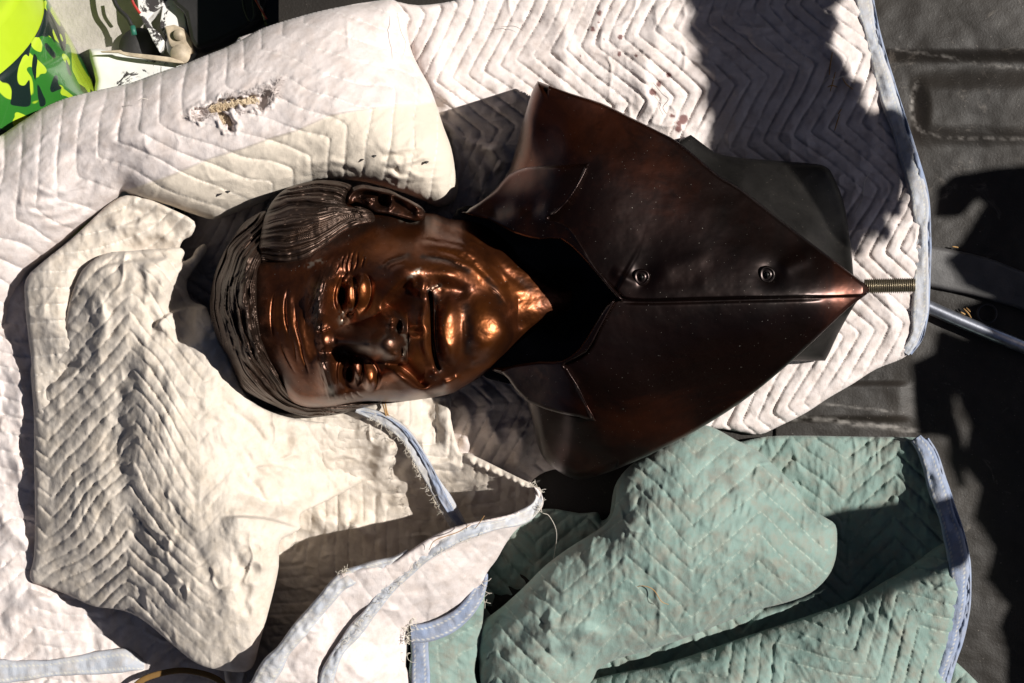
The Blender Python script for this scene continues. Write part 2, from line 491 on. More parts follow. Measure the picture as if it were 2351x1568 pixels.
# bumper: a rolled relief
f = Field([(205,112),(260,118),(330,126),(380,134),(430,150),(520,170),(700,220),(700,700),(120,700),(60,420),(140,300),(215,215),(214,160)], 5, oz=-325, n=2)
f.Z = 60 - .16 * np.abs(f.Y - 150) + 3 * fbm(f.X / 60, f.Y / 60, 4); f.edge(14, 22)
f.build('bumper', M['paint'], truck, skirt=40)
pxpoly('bumper_lip', [(230,117),(248,116),(276,114),(282,118),(300,121),(350,126),(390,131),(418,140),(424,146),(400,144),(340,136),(290,128),(270,121),(232,120)], -236, 8, M['rust'], truck)
pxpoly('corner_post', [(312,-40),(345,-40),(364,-20),(368,12),(352,30),(338,45),(345,60),(362,72),(376,92),(374,104),(366,120),(352,96),(340,70),(328,52),(318,30),(316,10)], -262, 40, M['paint'], truck)
pxpoly('corner_post', [(362,-40),(420,-40),(425,40),(432,80),(446,118),(430,138),(398,140),(384,118),(378,84),(366,60),(372,20)], -276, 40, M['paint'], truck)
pxpoly('hinge_plate', [(378,60),(400,56),(424,66),(440,90),(446,120),(428,130),(404,124),(388,100)], -262, 12, M['rust'], truck)
V, F_ = tube([P(416, 128, -320), P(414, 124, -246)], [24 * U, 24 * U], 22)
lp = mesh_obj('latch_pin', V, F_, M['rust'], truck)
V, F_ = tube([P(411, 80, -262), P(411, 80, -254)], [14 * U, 14 * U], 18); mesh_obj('bolt', V, F_, M['rust'], truck)
pxpoly('gate_end', [(368,-60),(600,-60),(612,-10),(600,40),(560,66),(500,96),(450,112),(436,90),(424,30),(400,10)], -244, 80, M['black'], truck, bev=10)
pxpoly('gate_end', [(596,-60),(700,-60),(700,60),(640,70),(604,60)], -256, 60, M['black'], truck, bev=10)
sheet(400, 330, 562, 2300, -60, M['black'], 'sill_plate')
V, F_ = tube([P(*p) for p in smooth([(255, -30, -270), (262, 0, -266), (272, 20, -262), (292, 40, -256), (302, 58, -254), (306, 64, -253)])], 5.5 * U, 10)
hook = mesh_obj('bungee_cord', V, F_, M['black']); tag(hook, 'thin black cord with a green tip hanging over the concrete at the top left', 'cord')
M['green_tip'] = plain('green_rubber', (.02, .13, .09), .5)
V, F_ = tube([P(304, 60, -253), P(308, 80, -252)], 7 * U, 12); mesh_obj('cord_tip', V, F_, M['green_tip'], hook)
V, F_ = tube([P(*p) for p in smooth([(556, -20, -230), (560, 15, -226), (570, 42, -224), (580, 46, -224), (584, 30, -224), (580, 0, -226), (574, -25, -230)])], 3.2 * U, 8)
wr = mesh_obj('trailer_wire', V, F_, M['black']); tag(wr, 'loop of thin black and red wire at the top edge of the truck bed', 'wire')
M['red'] = plain('red_wire', (.42, .035, .03), .45)
for k, q in enumerate(([(574,-20,-226),(590,5,-220),(604,30,-216),(612,44,-216)], [(590,-20,-226),(594,10,-220),(600,20,-218),(608,46,-218)], [(300,-20,-240),(305,5,-240),(318,26,-240),(322,30,-240)])):
    V, F_ = tube([P(*p) for p in smooth(q)], (2.6 if k < 2 else 3.5) * U, 8); mesh_obj('wire_strand', V, F_, M['red'] if k != 1 else M['rust'], wr)
V, F_ = tube([P(322, 112, -332), P(322, 112, -322), P(322, 112, -312), P(322, 112, -308)], [52 * U, 52 * U, 40 * U, 14 * U], 26)
tb = mesh_obj('tow_ball', V, F_, M['black'], truck)

# ------------------------------------------------------------------ lime bucket, upper left
m, n_, b_ = newmat('lime_plastic'); v_ = coords(n_)
n_.links.new(mix(n_, ramp(n_, noise(n_, 12, 4, .6, 0, v_), [(.4, 0.), (.7, 1.)]), (.36, .50, .018), (.42, .57, .03)), b_.inputs["Base Color"])
b_.inputs["Roughness"].default_value = .33; b_.inputs["Subsurface Weight"].default_value = .0; M['lime'] = m
m, n_, b_ = newmat('camouflage_sleeve'); v_ = coords(n_)
mp = nd(n_, "ShaderNodeMapping"); n_.links.new(v_, mp.inputs[0]); mp.inputs["Scale"].default_value = (1, 1, .8); mp.inputs["Rotation"].default_value = (.3, .2, .6)
g1 = ramp(n_, noise(n_, 26, .8, .4, 1.4, mp.outputs[0]), [(.54, 0.), (.55, 1.)])
mp2 = nd(n_, "ShaderNodeMapping"); n_.links.new(v_, mp2.inputs[0]); mp2.inputs["Location"].default_value = (4, 2, 1)
g2 = ramp(n_, noise(n_, 24, .8, .4, 1.6, mp2.outputs[0]), [(.56, 0.), (.57, 1.)])
c_ = mix(n_, g1, (.40, .55, .03), (.025, .15, .02)); c_ = mix(n_, g2, c_, (.008, .018, .016))
n_.links.new(c_, b_.inputs["Base Color"]); b_.inputs["Roughness"].default_value = .25; b_.inputs["Coat Weight"].default_value = .6; M['camo'] = m
bk = thing('bucket', 'lime green plastic bucket with a camouflage sleeve, leaning at the upper left', 'bucket')
from mathutils import Matrix
lc = Vector(P(-275, 5, -20)); bc = Vector(P(-100, 350, -330))
ax = (lc - bc).normalized(); BT = Matrix.Translation(lc) @ Vector((0, 0, 1)).rotation_difference(ax).to_matrix().to_4x4()
def lathe(name, prof, mat, parent, ns=96, T=BT):
    V, F_ = [], []
    for r, z in prof:
        for k in range(ns):
            a = 2 * math.pi * k / ns; V.append(T @ Vector((r * U * math.cos(a), r * U * math.sin(a), z * U)))
    for i in range(len(prof) - 1):
        for k in range(ns):
            q = i * ns + k; q2 = i * ns + (k + 1) % ns; F_.append((q2, q, q + ns, q2 + ns))
    return mesh_obj(name, V, F_, mat, parent)
lathe('base', [(.1, 2), (236, 2), (240, 10), (250, 12), (256, 3), (296, 0), (322, -6), (331, -16), (334, -30)], M['lime'], bk)
lathe('wall', [(333.5, -28), (338, -60), (347, -130)], M['lime'], bk)
lathe('sleeve', [(346, -112), (349.5, -113), (352, -130), (398, -520), (392, -521)], M['camo'], bk)
lathe('rim', [(396, -518), (412, -520), (412, -545), (400, -546)], M['lime'], bk)
lathe('rivet', [(.1, 8), (7, 7), (10, 2), (14, 0), (15, -3)], M['steel'], bk, 20, Matrix.Translation(P(4, 256, -2)))
# ------------------------------------------------------------------ right margin: bar, jack handle, ring, straw
f = Field([(2110,556),(2128,562),(2190,574),(2260,590),(2330,616),(2500,690),(2500,760),(2330,706),(2230,678),(2180,668),(2126,656),(2110,652)], 3, n=2, oz=4)
f.Z = 20 - .05 * np.abs(f.Y - 610 - .3 * (f.X - 2128)) * 1.0 + 1.2 * fbm(f.X / 40, f.Y / 40, 3); f.edge(9, 12)
o = f.build('tool_bar', M['grey_plastic'], None, skirt=20); tag(o, 'flat dark grey plastic bar sticking out from under the white blanket at the right', 'bar')
V, F_ = tube([P(*p) for p in ((2090, 688, 20), (2130, 704, 20), (2200, 735, 20), (2280, 768, 20), (2500, 856, 20))], 15.5 * U, 20)
o = mesh_obj('steel_pipe', V, F_, M['steel']); tag(o, 'shiny worn steel pipe lying beside the blue bound edge of the white blanket', 'pipe')
V, F_ = [], []
for k in range(40):
    a = 2 * math.pi * k / 40
    for q in range(10):
        b2 = 2 * math.pi * q / 10; r = 27 + 3.4 * math.cos(b2)
        V.append(P(2266 + r * .8 * math.cos(a), 720 + r * .8 * math.sin(a), 12 + 3.4 * math.sin(b2)))
for k in range(40):
    for q in range(10):
        F_.append((k * 10 + q, ((k + 1) % 40) * 10 + q, ((k + 1) % 40) * 10 + (q + 1) % 10, k * 10 + (q + 1) % 10))
o = mesh_obj('rubber_ring', V, F_, M['black']); tag(o, 'small black rubber ring on the bed floor between the grey bar and the pipe', 'ring')

# ------------------------------------------------------------------ unseen boards added off to the right, cut to the shadow outlines wanted
M['ply'] = plain('plywood', (.34, .24, .14), .7, vary=.2, scale=8)
def caster(name, pts, zc, label, zrec=60, th=20):
    d = (zc - zrec) / math.tan(SUN_EL)
    q = []
    for x, y in pts:
        k = (H - zrec) / H
        wx = CX + (x - CX) * k + d * math.cos(SUN_AZ); wy = CY + (y - CY) * k - d * math.sin(SUN_AZ)
        q.append((wx, wy))
    n = len(q)
    V = [((x - CX) * U, -(y - CY) * U, zc * U) for x, y in q] + [((x - CX) * U, -(y - CY) * U, (zc - th) * U) for x, y in q]
    F_ = [tuple(reversed(range(n))), tuple(range(n, 2 * n))] + [(i, (i + 1) % n, n + (i + 1) % n, n + i) for i in range(n)]
    o = mesh_obj(name, V, F_, M['ply'], None, False)
    return tag(o, label, 'board')
caster('shadow_board', [(1560,-500),(1555,-60),(1572,0),(1590,30),(1576,70),(1600,110),(1592,150),(1620,175),(1612,230),(1640,262),(1634,330),(1670,430),(1720,560),(1800,640),(1900,620),(1940,560),(1960,590),(1985,520),(2020,560),(2030,480),(2065,500),(2080,430),(2100,350),(2085,270),(2040,245),(2000,262),(1965,225),(1975,190),(1925,180),(1905,140),(1870,110),(1905,60),(1880,30),(1925,0),(1900,-60),(1900,-500)], 1700,
       'ragged plywood board added out of view at the right to cast shade, nearest the top')
caster('shadow_board', [(2140,500),(2150,430),(2190,400),(2280,385),(2360,380),(2700,370),(2700,1900),(2300,1900),(2310,1500),(2290,1440),(2312,1390),(2262,1330),(2280,1260),(2232,1190),(2250,1120),(2205,1060),(2225,980),(2190,900),(2180,850),(2140,830),(2150,760),(2230,790),(2200,700),(2250,690),(2180,660),(2140,600),(2200,560),(2260,470),(2235,450),(2190,500)], 1500,
       'broad plywood board added out of view at the right to shade the bed', 0)
caster('shadow_board', [(2086,835),(2150,805),(2178,860),(2170,930),(2186,1000),(2176,1060),(2200,1120),(2190,1010),(2140,1000),(2105,1003)], 1500,
       'small plywood board added out of view to shade the bed floor', 0)
caster('shadow_board', [(1916,1212),(1935,1190),(1960,1180),(2000,1166),(2060,1160),(2130,1142),(2160,1165),(2178,1200),(2180,1245),(2150,1262),(2090,1305),(2030,1335),(1960,1370),(1900,1395),(1850,1405),(1885,1350),(1910,1300)], 1300,
       'narrow plywood board added out of view to shade the green blanket', 90)

# ================================================================== THE BUST
bust = thing('bronze_bust', 'dark brown bronze portrait bust of an elderly man in a suit jacket lying face up', 'bust')
FK = 0.38433; FX, FY = 459.2, 373.1       # face units: F -> D
FZ = 185.0                                 # floor of the head relief above the bed
head_out = [(110,800),(140,700),(180,600),(260,500),(340,420),(420,330),(520,250),(640,190),(760,165),(860,160),(960,165),(1080,185),(1190,220),(1270,260),(1335,300),
            (1400,305),(1450,322),(1500,338),(1590,342),(1680,368),(1780,420),(1860,500),(1930,590),(2010,645),(2100,702),(2170,742),(2218,770),(2222,780),(2216,830),(2195,890),
            (2100,945),(2000,1005),(1900,1080),(1800,1160),(1755,1205),(1690,1270),(1620,1315),(1560,1350),(1500,1380),(1400,1402),(1300,1417),(1200,1427),(1100,1428),(1000,1428),(900,1440),
            (780,1462),(650,1468),(540,1440),(420,1360),(320,1260),(240,1130),(170,1000),(120,900)]
h = Field(head_out, 3.6, FK, FX, FY, FZ, n=4)
X, Y = h.X, h.Y
base_pts = [(110,800,300),(200,700,430),(200,1000,430),(350,450,400),(350,560,540),(350,800,610),(350,1000,610),(450,1250,510),(560,1400,480),
  (550,350,430),(550,500,575),(550,700,672),(550,900,712),(550,1100,700),(620,1300,625),(660,1400,510),(640,220,300),
  (720,1050,735),(730,850,735),(730,690,690),(760,1250,685),(780,1380,570),(740,500,590),(760,300,420),
  (880,800,680),(900,1240,645),(880,1040,700),(900,620,640),(850,470,560),(900,1390,530),
  (1050,560,650),(1080,720,690),(1060,900,700),(1040,1050,720),(1060,1250,640),(1080,1380,520),(1200,1300,650),
  (1000,330,430),(1150,320,420),(1250,380,420),(1150,430,540),(950,210,330),(1300,320,370),
  (1250,650,720),(1280,500,630),(1400,600,680),(1400,450,540),(1270,860,720),(1270,1010,735),(1290,1180,690),(1160,1370,560),(1300,1350,590),(1420,1310,590),
  (1390,850,715),(1390,1000,730),(1400,1180,650),(1600,1000,700),(1600,800,680),(1700,1000,690),(1600,1200,590),(1560,660,665),(1600,500,560),(1700,650,590),(1760,780,570),(1790,1020,686),(1700,1200,460),
  (1500,380,400),(1620,390,400),(1750,480,400),(1850,600,440),(1850,740,500),(1880,880,525),(1890,990,480),(1950,1010,425),(1980,760,462),(2050,850,452),(2000,930,450),(2120,800,415),(2205,815,390),(2100,910,405),(2050,720,420)]
zin = rbf(base_pts, X, Y, .003)
edge_r = 150 + 0 * X
edge_r = np.where(X > 1700, 150 - 100 * sstep(1700, 1960, X), edge_r)
edge_r = edge_r * (1 - .5 * sstep(1100, 1250, Y) * sstep(400, 600, X))
t_ = 1 - np.clip(h.sd / edge_r, 0, 1)
h.Z = zin * 1.0 - (zin * .75) * (1 - np.sqrt(np.maximum(1 - t_ ** 2, 0)))
h.Z -= 60
base0 = h.Z.copy()

# ---- forehead
for p, a in (([(455,745),(437,800),(428,860),(425,930),(430,1000),(445,1080)], 9), ([(530,735),(514,800),(508,870),(512,940),(522,1000),(534,1050)], 13),
             ([(560,805),(568,870),(572,950),(582,1010),(600,1080),(615,1160),(640,1230),(660,1300)], 10), ([(470,1040),(500,1130),(540,1210),(580,1280)], 6), ([(555,1050),(570,1130),(578,1200)], 5), ([(620,850),(628,920),(630,990)], 3)):
    h.stroke(p, 5.5, -a * .75, taper=.35); h.stroke([(x + 24, y) for x, y in p], 22, a * .5, taper=.3); h.stroke([(x - 22, y) for x, y in p], 18, a * .3, taper=.3)
# ---- brow ridges, glabella
h.stroke([(722,990),(712,900),(712,820),(732,750),(762,690),(800,640)], 62, 62, taper=.25)
h.stroke([(742,1130),(750,1200),(760,1270),(778,1340),(800,1390)], 56, 56, taper=.25)
h.bump(745,1025, 45,48, 26); h.bump(760,1075,30,34,22)
h.stroke([(690,1085),(730,1070),(770,1060)], 10, -10); h.stroke([(690,1010),(735,1005),(780,985)], 11, -14)
# brow hair
bw = np.exp(-(pdist(X, Y, smooth([(705,985),(695,900),(700,820),(722,750),(755,690),(775,650)]))[0] / 38) ** 2)
bw2 = np.exp(-(pdist(X, Y, smooth([(735,1150),(745,1220),(758,1290),(790,1380)]))[0] / 34) ** 2)
h.Z += bw * (7 * vnoise((X + .35 * Y) / 16, (Y - .5 * X) / 55, 3) + 5 * vnoise((X + .3 * Y) / 8, Y / 40, 4) + 4)
h.Z += bw2 * (7 * vnoise((X - .3 * Y) / 16, Y / 50, 13) + 5 * vnoise((X - .3 * Y) / 8, Y / 40, 14) + 4)
# ---- eye sockets
h.bump(872,815, 75,130, -74, 4); h.bump(890,1258, 68,105, -74, -4)
h.bump(850,950, 50,52, -52); h.bump(868,1138, 42,38, -60)
# upper eye (the man's left)
h.bump(895,800, 58,92, 62, 5)                                            # eyeball mass
h.stroke([(905,655),(862,690),(830,740),(818,800),(826,860),(850,905)], 22, 26, w2=12)     # upper lid roll
h.stroke([(878,640),(828,685),(792,745),(782,805),(792,865),(815,915)], 20, -9)            # fold above it
h.stroke([(888,640),(852,700),(838,760),(836,830),(850,880),(878,910)], 9, -24, n=6)
h.bump(846,800, 19,38, -115, 4, p=4)                                       # deep pupil slot
h.stroke([(880,680),(886,730),(882,790),(880,850),(896,898)], 9, 20, w2=24)                # lower lid
h.bump(908,790, 26,58, 22, 5)
h.stroke([(905,668),(932,715),(942,775),(930,840),(905,890)], 7, -24)
h.bump(965,770, 42,88, 46, 6)                                              # bag
h.stroke([(935,668),(985,672),(1014,710),(1018,780),(1000,850),(960,900),(930,912)], 14, -17, w2=40)
h.stroke([(920,912),(900,905),(880,925)], 14, -14)
# lower eye (the man's right)
h.bump(912,1250, 52,76, 60, -4)
h.stroke([(898,1118),(858,1160),(834,1210),(828,1270),(842,1325),(870,1365)], 20, 26, w2=11)
h.stroke([(880,1105),(830,1140),(802,1200),(798,1265),(812,1330),(840,1375)], 18, -8)
h.bump(894,1264, 16,34, -110, 0, p=4); h.bump(904,1182, 9,22, -70, 4, p=4)
h.stroke([(925,1160),(922,1220),(924,1280),(930,1335)], 9, 22, w2=22)
h.bump(942,1245, 22,62, 22, -3)
h.stroke([(925,1150),(958,1180),(972,1230),(966,1290),(940,1345)], 7, -22)
h.bump(1008,1265, 40,76, 44, -14)
h.stroke([(970,1165),(1010,1185),(1048,1225),(1066,1285),(1058,1330),(1030,1362),(990,1372)], 14, -15, w2=40)
# crow's feet
for p in ([(888,680),(900,620),(905,570),(930,510)], [(910,665),(935,610),(940,560),(945,520)], [(870,670),(870,610),(885,560),(890,520)], [(800,680),(815,640),(835,600)], [(960,640),(975,590),(980,555)], [(850,640),(848,590),(868,545)]):
    h.stroke(p, 5, -5.5, taper=.4); h.stroke([(x + 12, y) for x, y in p], 9, 3, taper=.4)
for p in ([(900,1370),(905,1395),(925,1415)], [(930,1365),(950,1390),(985,1405)], [(870,1375),(865,1400),(880,1420)]):
    h.stroke(p, 6, -9, taper=.2)
# ---- nose
yc = np.interp(X, [760,900,1050,1150,1240], [1058,1080,1092,1090,1092])
wu = np.interp(X, [740,800,900,1000,1100,1150,1240], [30,66,118,158,206,216,196])
wl = np.interp(X, [740,800,880,1000,1100,1170,1240], [30,52,50,78,106,116,108])
ht = np.interp(X, [740,790,860,950,1050,1110,1150], [0,34,110,176,236,262,268])
fall = np.sqrt(np.clip(1 - np.clip((X - 1100) / 138, 0, 1) ** 2, 0, 1))
sculpt = h.Z - base0
dy_ = (Y - yc); t_ = np.clip(np.abs(dy_) / np.where(dy_ < 0, wu, wl), 0, 1)
prof = np.where(dy_ < 0, (1 - t_ ** 1.45) ** 1.15, (1 - t_ ** 1.9) ** .9)
nose0 = np.where(X < 1237, ht * fall * prof, 0); h.Z += nose0
h.bump(1128,1084, 50,48, 22)                                               # tip ball
h.bump(1140,935, 54,42, 74, 10, p=2.8); h.bump(1174,1162, 42,30, 58, 0, p=3)    # wings
h.stroke([(1080,915),(1115,893),(1165,893),(1200,920)], 11, -20)
h.stroke([(1100,1195),(1140,1208),(1185,1205),(1215,1180)], 9, -16)
h.bump(1186,985, 17,42, -85, 6, p=4); h.bump(1204,1132, 9,26, -60, 0, p=4)     # nostrils
h.stroke([(1120,950),(1148,925),(1185,930),(1212,960),(1222,1010)], 11, 16)
h.stroke([(1236,1010),(1240,1060),(1234,1110),(1218,1165)], 9, -18)
# ---- cheeks and smile folds
h.ledge([(1395,765),(1345,700)][::-1] + [], 0) if False else None
h.bump(1220,655, 130,120, 62); h.bump(1470,665, 150,75, 52, 14)
h.bump(1100,720, 120,110, 22)
h.bump(1200,1310, 130,70, 30, 22)
h.stroke([(1088,900),(1120,850),(1170,795),(1230,735),(1275,700)], 22, -58, w2=85)
h.stroke([(1270,715),(1330,738),(1375,755)], 30, -20)
h.stroke([(1385,745),(1440,735),(1500,745),(1560,770),(1600,815)], 46, -18)
h.stroke([(1110,1192),(1170,1210),(1230,1245),(1290,1300),(1335,1332),(1380,1310)], 40, -60, w2=12)
h.stroke([(1090,1225),(1160,1248),(1220,1290),(1280,1340),(1340,1372),(1430,1370)], 34, 34)
h.stroke([(1440,1320),(1500,1310),(1560,1270)], 22, 20)
for p, a in (([(1085,625),(1130,590),(1190,570),(1245,550)], 15), ([(1335,562),(1400,570),(1480,585),(1550,620),(1610,650)], 13), ([(1570,530),(1610,570),(1650,600)], 8), ([(1120,640),(1180,610),(1240,600)], 7), ([(1400,520),(1500,545),(1620,600),(1720,690),(1790,760)], 10), ([(1250,450),(1400,470),(1550,500),(1680,560)], 7)):
    h.stroke(p, 14, -a * .7, wob=3); h.stroke([(x + 6, y + 26) for x, y in p], 22, a * .5)
# ---- mouth
h.bump(1310,1005, 80,170, 44)
h.bump(1285,1010, 34,22, -16)                                                # philtrum
h.stroke([(1350,800),(1338,880),(1330,950),(1348,1005),(1342,1080),(1362,1160),(1395,1225)], 26, 22, w2=22)
h.stroke([(1400,800),(1408,900),(1412,1000),(1420,1120),(1430,1200)], 16, -20)
h.stroke([(1364,758),(1378,800),(1384,870),(1386,950),(1389,1030),(1396,1110),(1412,1190),(1432,1248)], 7, -58, taper=.06, w2=13)
h.bump(1480,1005, 96,170, 50, 3)
h.stroke([(1590,860),(1605,950),(1608,1040),(1600,1130),(1570,1200)], 40, -16)
h.bump(1335,748, 34,40, 32); h.bump(1404,1265, 34,34, 28)
h.stroke([(1372,765),(1400,742),(1440,728)], 9, -16)
for k in range(9):
    y_ = 840 + k * 42
    h.stroke([(1400, y_), (1440, y_ + 3), (1480, y_ + 2)], 5, -3.0)
# ---- chin, jaw, neck
h.bump(1690,1000, 120,170, 46, 0)
h.stroke([(1600,1180),(1680,1180),(1750,1140)], 24, 14)
h.stroke([(1850,870),(1930,870),(2020,860),(2110,840),(2200,808)], 60, 26, taper=.15)
h.stroke([(1700,600),(1790,690),(1830,760)], 26, -18)
h.stroke([(1720,740),(1790,800),(1835,870)], 9, -9)
h.stroke([(1350,335),(1480,395),(1600,445),(1720,530),(1850,680),(1990,760)], 26, -10)
h.ledge([(1480,400),(1600,470),(1700,560),(1790,690),(1846,820),(1858,940),(1826,1060),(1770,1170)], 20, w=26, far=130, taper=.2)
h.Z = base0 + nose0 + 1.42 * (h.Z - base0 - nose0)
h.bump(1130,1310, 120,80, 44, 10)
def cap(px, py, z0, R1, cx, cy, rx, ry, ly=1.0, rot=0, feather=.55):
    """round the sculpture to a dome of radius R1 that peaks at (px, py)"""
    if abs(z0) < 60:      # given as an offset from what stands there
        z0 = float(h.Z[int(round((cy - h.y0) / h.step)), int(round((cx - h.x0) / h.step))]) + z0
    dx, dy = X - px, (Y - py) * ly
    c_ = z0 - (R1 - np.sqrt(np.maximum(R1 * R1 - dx * dx - dy * dy, (R1 * .2) ** 2)))
    a_, b_ = math.cos(R(rot)), math.sin(R(rot))
    q = np.sqrt((((X - cx) * a_ + (Y - cy) * b_) / rx) ** 2 + ((-(X - cx) * b_ + (Y - cy) * a_) / ry) ** 2)
    w_ = 1 - sstep(1 - feather, 1 + feather * .6, q)
    h.Z = h.Z * (1 - w_) + c_ * w_
cap(1652,1005, 710, 300, 1706,1005, 140,185, .85, feather=.75)
cap(1452,1005, 742, 125, 1496,1008, 64,165, .22)
cap(1090,1082, 954, 140, 1132,1086, 84,80, 1.0, feather=.8)
cap(722,1058, 730, 96, 754,1066, 52,56, .8, feather=.8)
cap(880,775, 14, 58, 904,782, 26,78, .45)
cap(946,742, 14, 104, 974,755, 42,78, .6, feather=.7)
cap(922,1218, 14, 58, 944,1226, 22,60, .5)
cap(996,1284, 14, 90, 1016,1274, 40,70, .6, feather=.7)
# the neck's lower half: a long rounded ridge that runs down to the cut edge
rx_ = X - 1880; ry_ = Y - (884 - .19 * rx_)
nk = 438 - .21 * rx_ - .0002 * rx_ * rx_ + 3 * fbm(X / 90, Y / 70, 12) - (np.where(ry_ > 0, .0052, .0022) * ry_ * ry_)
w_ = sstep(1862, 1905, X) * (1 - sstep(60, 130, np.abs(ry_ - 10)))
h.Z = h.Z * (1 - w_) + nk * w_
h.stroke([(1364,758),(1378,800),(1384,870),(1386,950),(1389,1030),(1396,1110),(1412,1190),(1432,1248)], 9, -30, taper=.1)
# ---- general hammered softness
h.Z += 3.2 * fbm(X / 90, Y / 90, 21) + 1.4 * fbm(X / 26, Y / 26, 22)
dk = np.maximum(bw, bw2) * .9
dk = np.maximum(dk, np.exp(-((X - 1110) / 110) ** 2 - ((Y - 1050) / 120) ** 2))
dk = np.maximum(dk, .8 * np.exp(-((X - 1010) / 130) ** 4 - ((Y - 985) / 80) ** 4))  # shaded upper side of the nose, put into the colour
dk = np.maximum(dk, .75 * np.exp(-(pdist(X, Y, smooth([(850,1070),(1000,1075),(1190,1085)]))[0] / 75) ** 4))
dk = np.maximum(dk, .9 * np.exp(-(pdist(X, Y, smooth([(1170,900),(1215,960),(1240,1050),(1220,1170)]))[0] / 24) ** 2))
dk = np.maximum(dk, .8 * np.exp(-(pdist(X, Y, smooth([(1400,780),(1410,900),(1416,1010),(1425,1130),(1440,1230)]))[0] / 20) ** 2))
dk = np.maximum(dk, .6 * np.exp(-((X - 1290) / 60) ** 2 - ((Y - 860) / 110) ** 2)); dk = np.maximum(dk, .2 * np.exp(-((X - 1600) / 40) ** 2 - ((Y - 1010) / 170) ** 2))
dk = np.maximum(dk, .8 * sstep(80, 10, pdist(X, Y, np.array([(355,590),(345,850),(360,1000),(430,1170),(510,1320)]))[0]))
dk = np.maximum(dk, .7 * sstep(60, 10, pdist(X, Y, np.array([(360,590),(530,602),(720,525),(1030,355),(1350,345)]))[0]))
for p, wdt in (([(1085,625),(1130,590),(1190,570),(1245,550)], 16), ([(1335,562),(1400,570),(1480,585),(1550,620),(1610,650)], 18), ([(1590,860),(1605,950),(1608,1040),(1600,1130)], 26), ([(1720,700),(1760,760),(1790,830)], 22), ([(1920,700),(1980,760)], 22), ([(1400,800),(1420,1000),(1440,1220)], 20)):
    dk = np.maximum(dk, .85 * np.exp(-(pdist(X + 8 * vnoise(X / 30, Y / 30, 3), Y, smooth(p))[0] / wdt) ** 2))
wm = np.zeros_like(X)  # warm bronze tone; the chin stroke puts highlight glow into the colour
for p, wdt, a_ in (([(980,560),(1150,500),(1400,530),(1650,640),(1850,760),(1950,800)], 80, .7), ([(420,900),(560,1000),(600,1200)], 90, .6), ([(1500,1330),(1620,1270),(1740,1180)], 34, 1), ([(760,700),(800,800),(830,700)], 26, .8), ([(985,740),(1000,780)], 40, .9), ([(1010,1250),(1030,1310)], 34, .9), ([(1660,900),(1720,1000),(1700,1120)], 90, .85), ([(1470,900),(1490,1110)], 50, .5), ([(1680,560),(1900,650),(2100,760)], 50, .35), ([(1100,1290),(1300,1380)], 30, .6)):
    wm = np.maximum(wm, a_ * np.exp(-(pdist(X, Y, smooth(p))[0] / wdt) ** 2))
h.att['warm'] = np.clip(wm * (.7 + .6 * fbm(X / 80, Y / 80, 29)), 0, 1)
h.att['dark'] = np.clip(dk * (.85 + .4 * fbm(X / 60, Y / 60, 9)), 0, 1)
du = np.zeros_like(X)
for p, wdt in (([(860,900),(850,950),(880,970)], 22), ([(905,890),(890,930)], 16), ([(850,1120),(868,1150)], 18), ([(1372,765),(1400,742),(1430,735)], 12), ([(1386,850),(1392,1050),(1412,1190),(1430,1250)], 7), ([(1180,1000),(1230,1050),(1225,1120),(1205,1190)], 9), ([(1200,345),(1300,355)], 10), ([(640,620),(680,600),(720,590)], 12), ([(1250,690),(1310,640)], 12)):
    du = np.maximum(du, np.exp(-(pdist(X, Y, smooth(p))[0] / wdt) ** 2))
h.att['dust'] = np.clip(du * (.5 + .9 * vnoise(X / 14, Y / 14, 19)), 0, .6)
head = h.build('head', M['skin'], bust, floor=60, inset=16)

# ---- the ear
ear_out = [(868,250),(880,185),(915,148),(975,132),(1050,146),(1130,163),(1200,198),(1270,232),(1325,268),(1348,310),(1330,342),(1290,350),(1240,338),(1180,322),(1110,306),(1060,300),(1030,288),(980,262),(930,240),(895,250)]
e = Field(ear_out, 3.4, FK, FX, FY, FZ, n=5)
e.Z = rbf([(880,220,330),(940,160,330),(1050,170,345),(1200,215,360),(1330,290,370),(1300,340,380),(1180,310,400),(1050,285,410),(960,220,350),(1120,230,370)], e.X, e.Y)
e.edge(20, 26)
e.stroke([(888,255),(893,205),(930,168),(990,158),(1060,172),(1140,190),(1210,220),(1280,258),(1318,296)], 15, 34, taper=.08)
e.stroke([(925,225),(975,192),(1040,190),(1090,196)], 13, -44)
e.stroke([(965,232),(1005,215),(1040,212),(1052,246),(1040,268)], 13, 22)
e.bump(1085,232, 34,28, -110, 8, p=3)
e.stroke([(1120,205),(1165,225),(1215,258),(1250,290),(1300,310)], 18, -26)
e.stroke([(1130,190),(1150,235),(1135,268),(1110,282)], 12, 26)
e.bump(1010,236, 18,16, 28)
e.bump(1300,312, 26,20, 26)
e.Z += 2 * fbm(e.X / 30, e.Y / 30, 5)
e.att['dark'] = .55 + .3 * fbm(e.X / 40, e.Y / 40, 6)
ear = e.build('ear', M['skin'], bust, floor=240, inset=8)

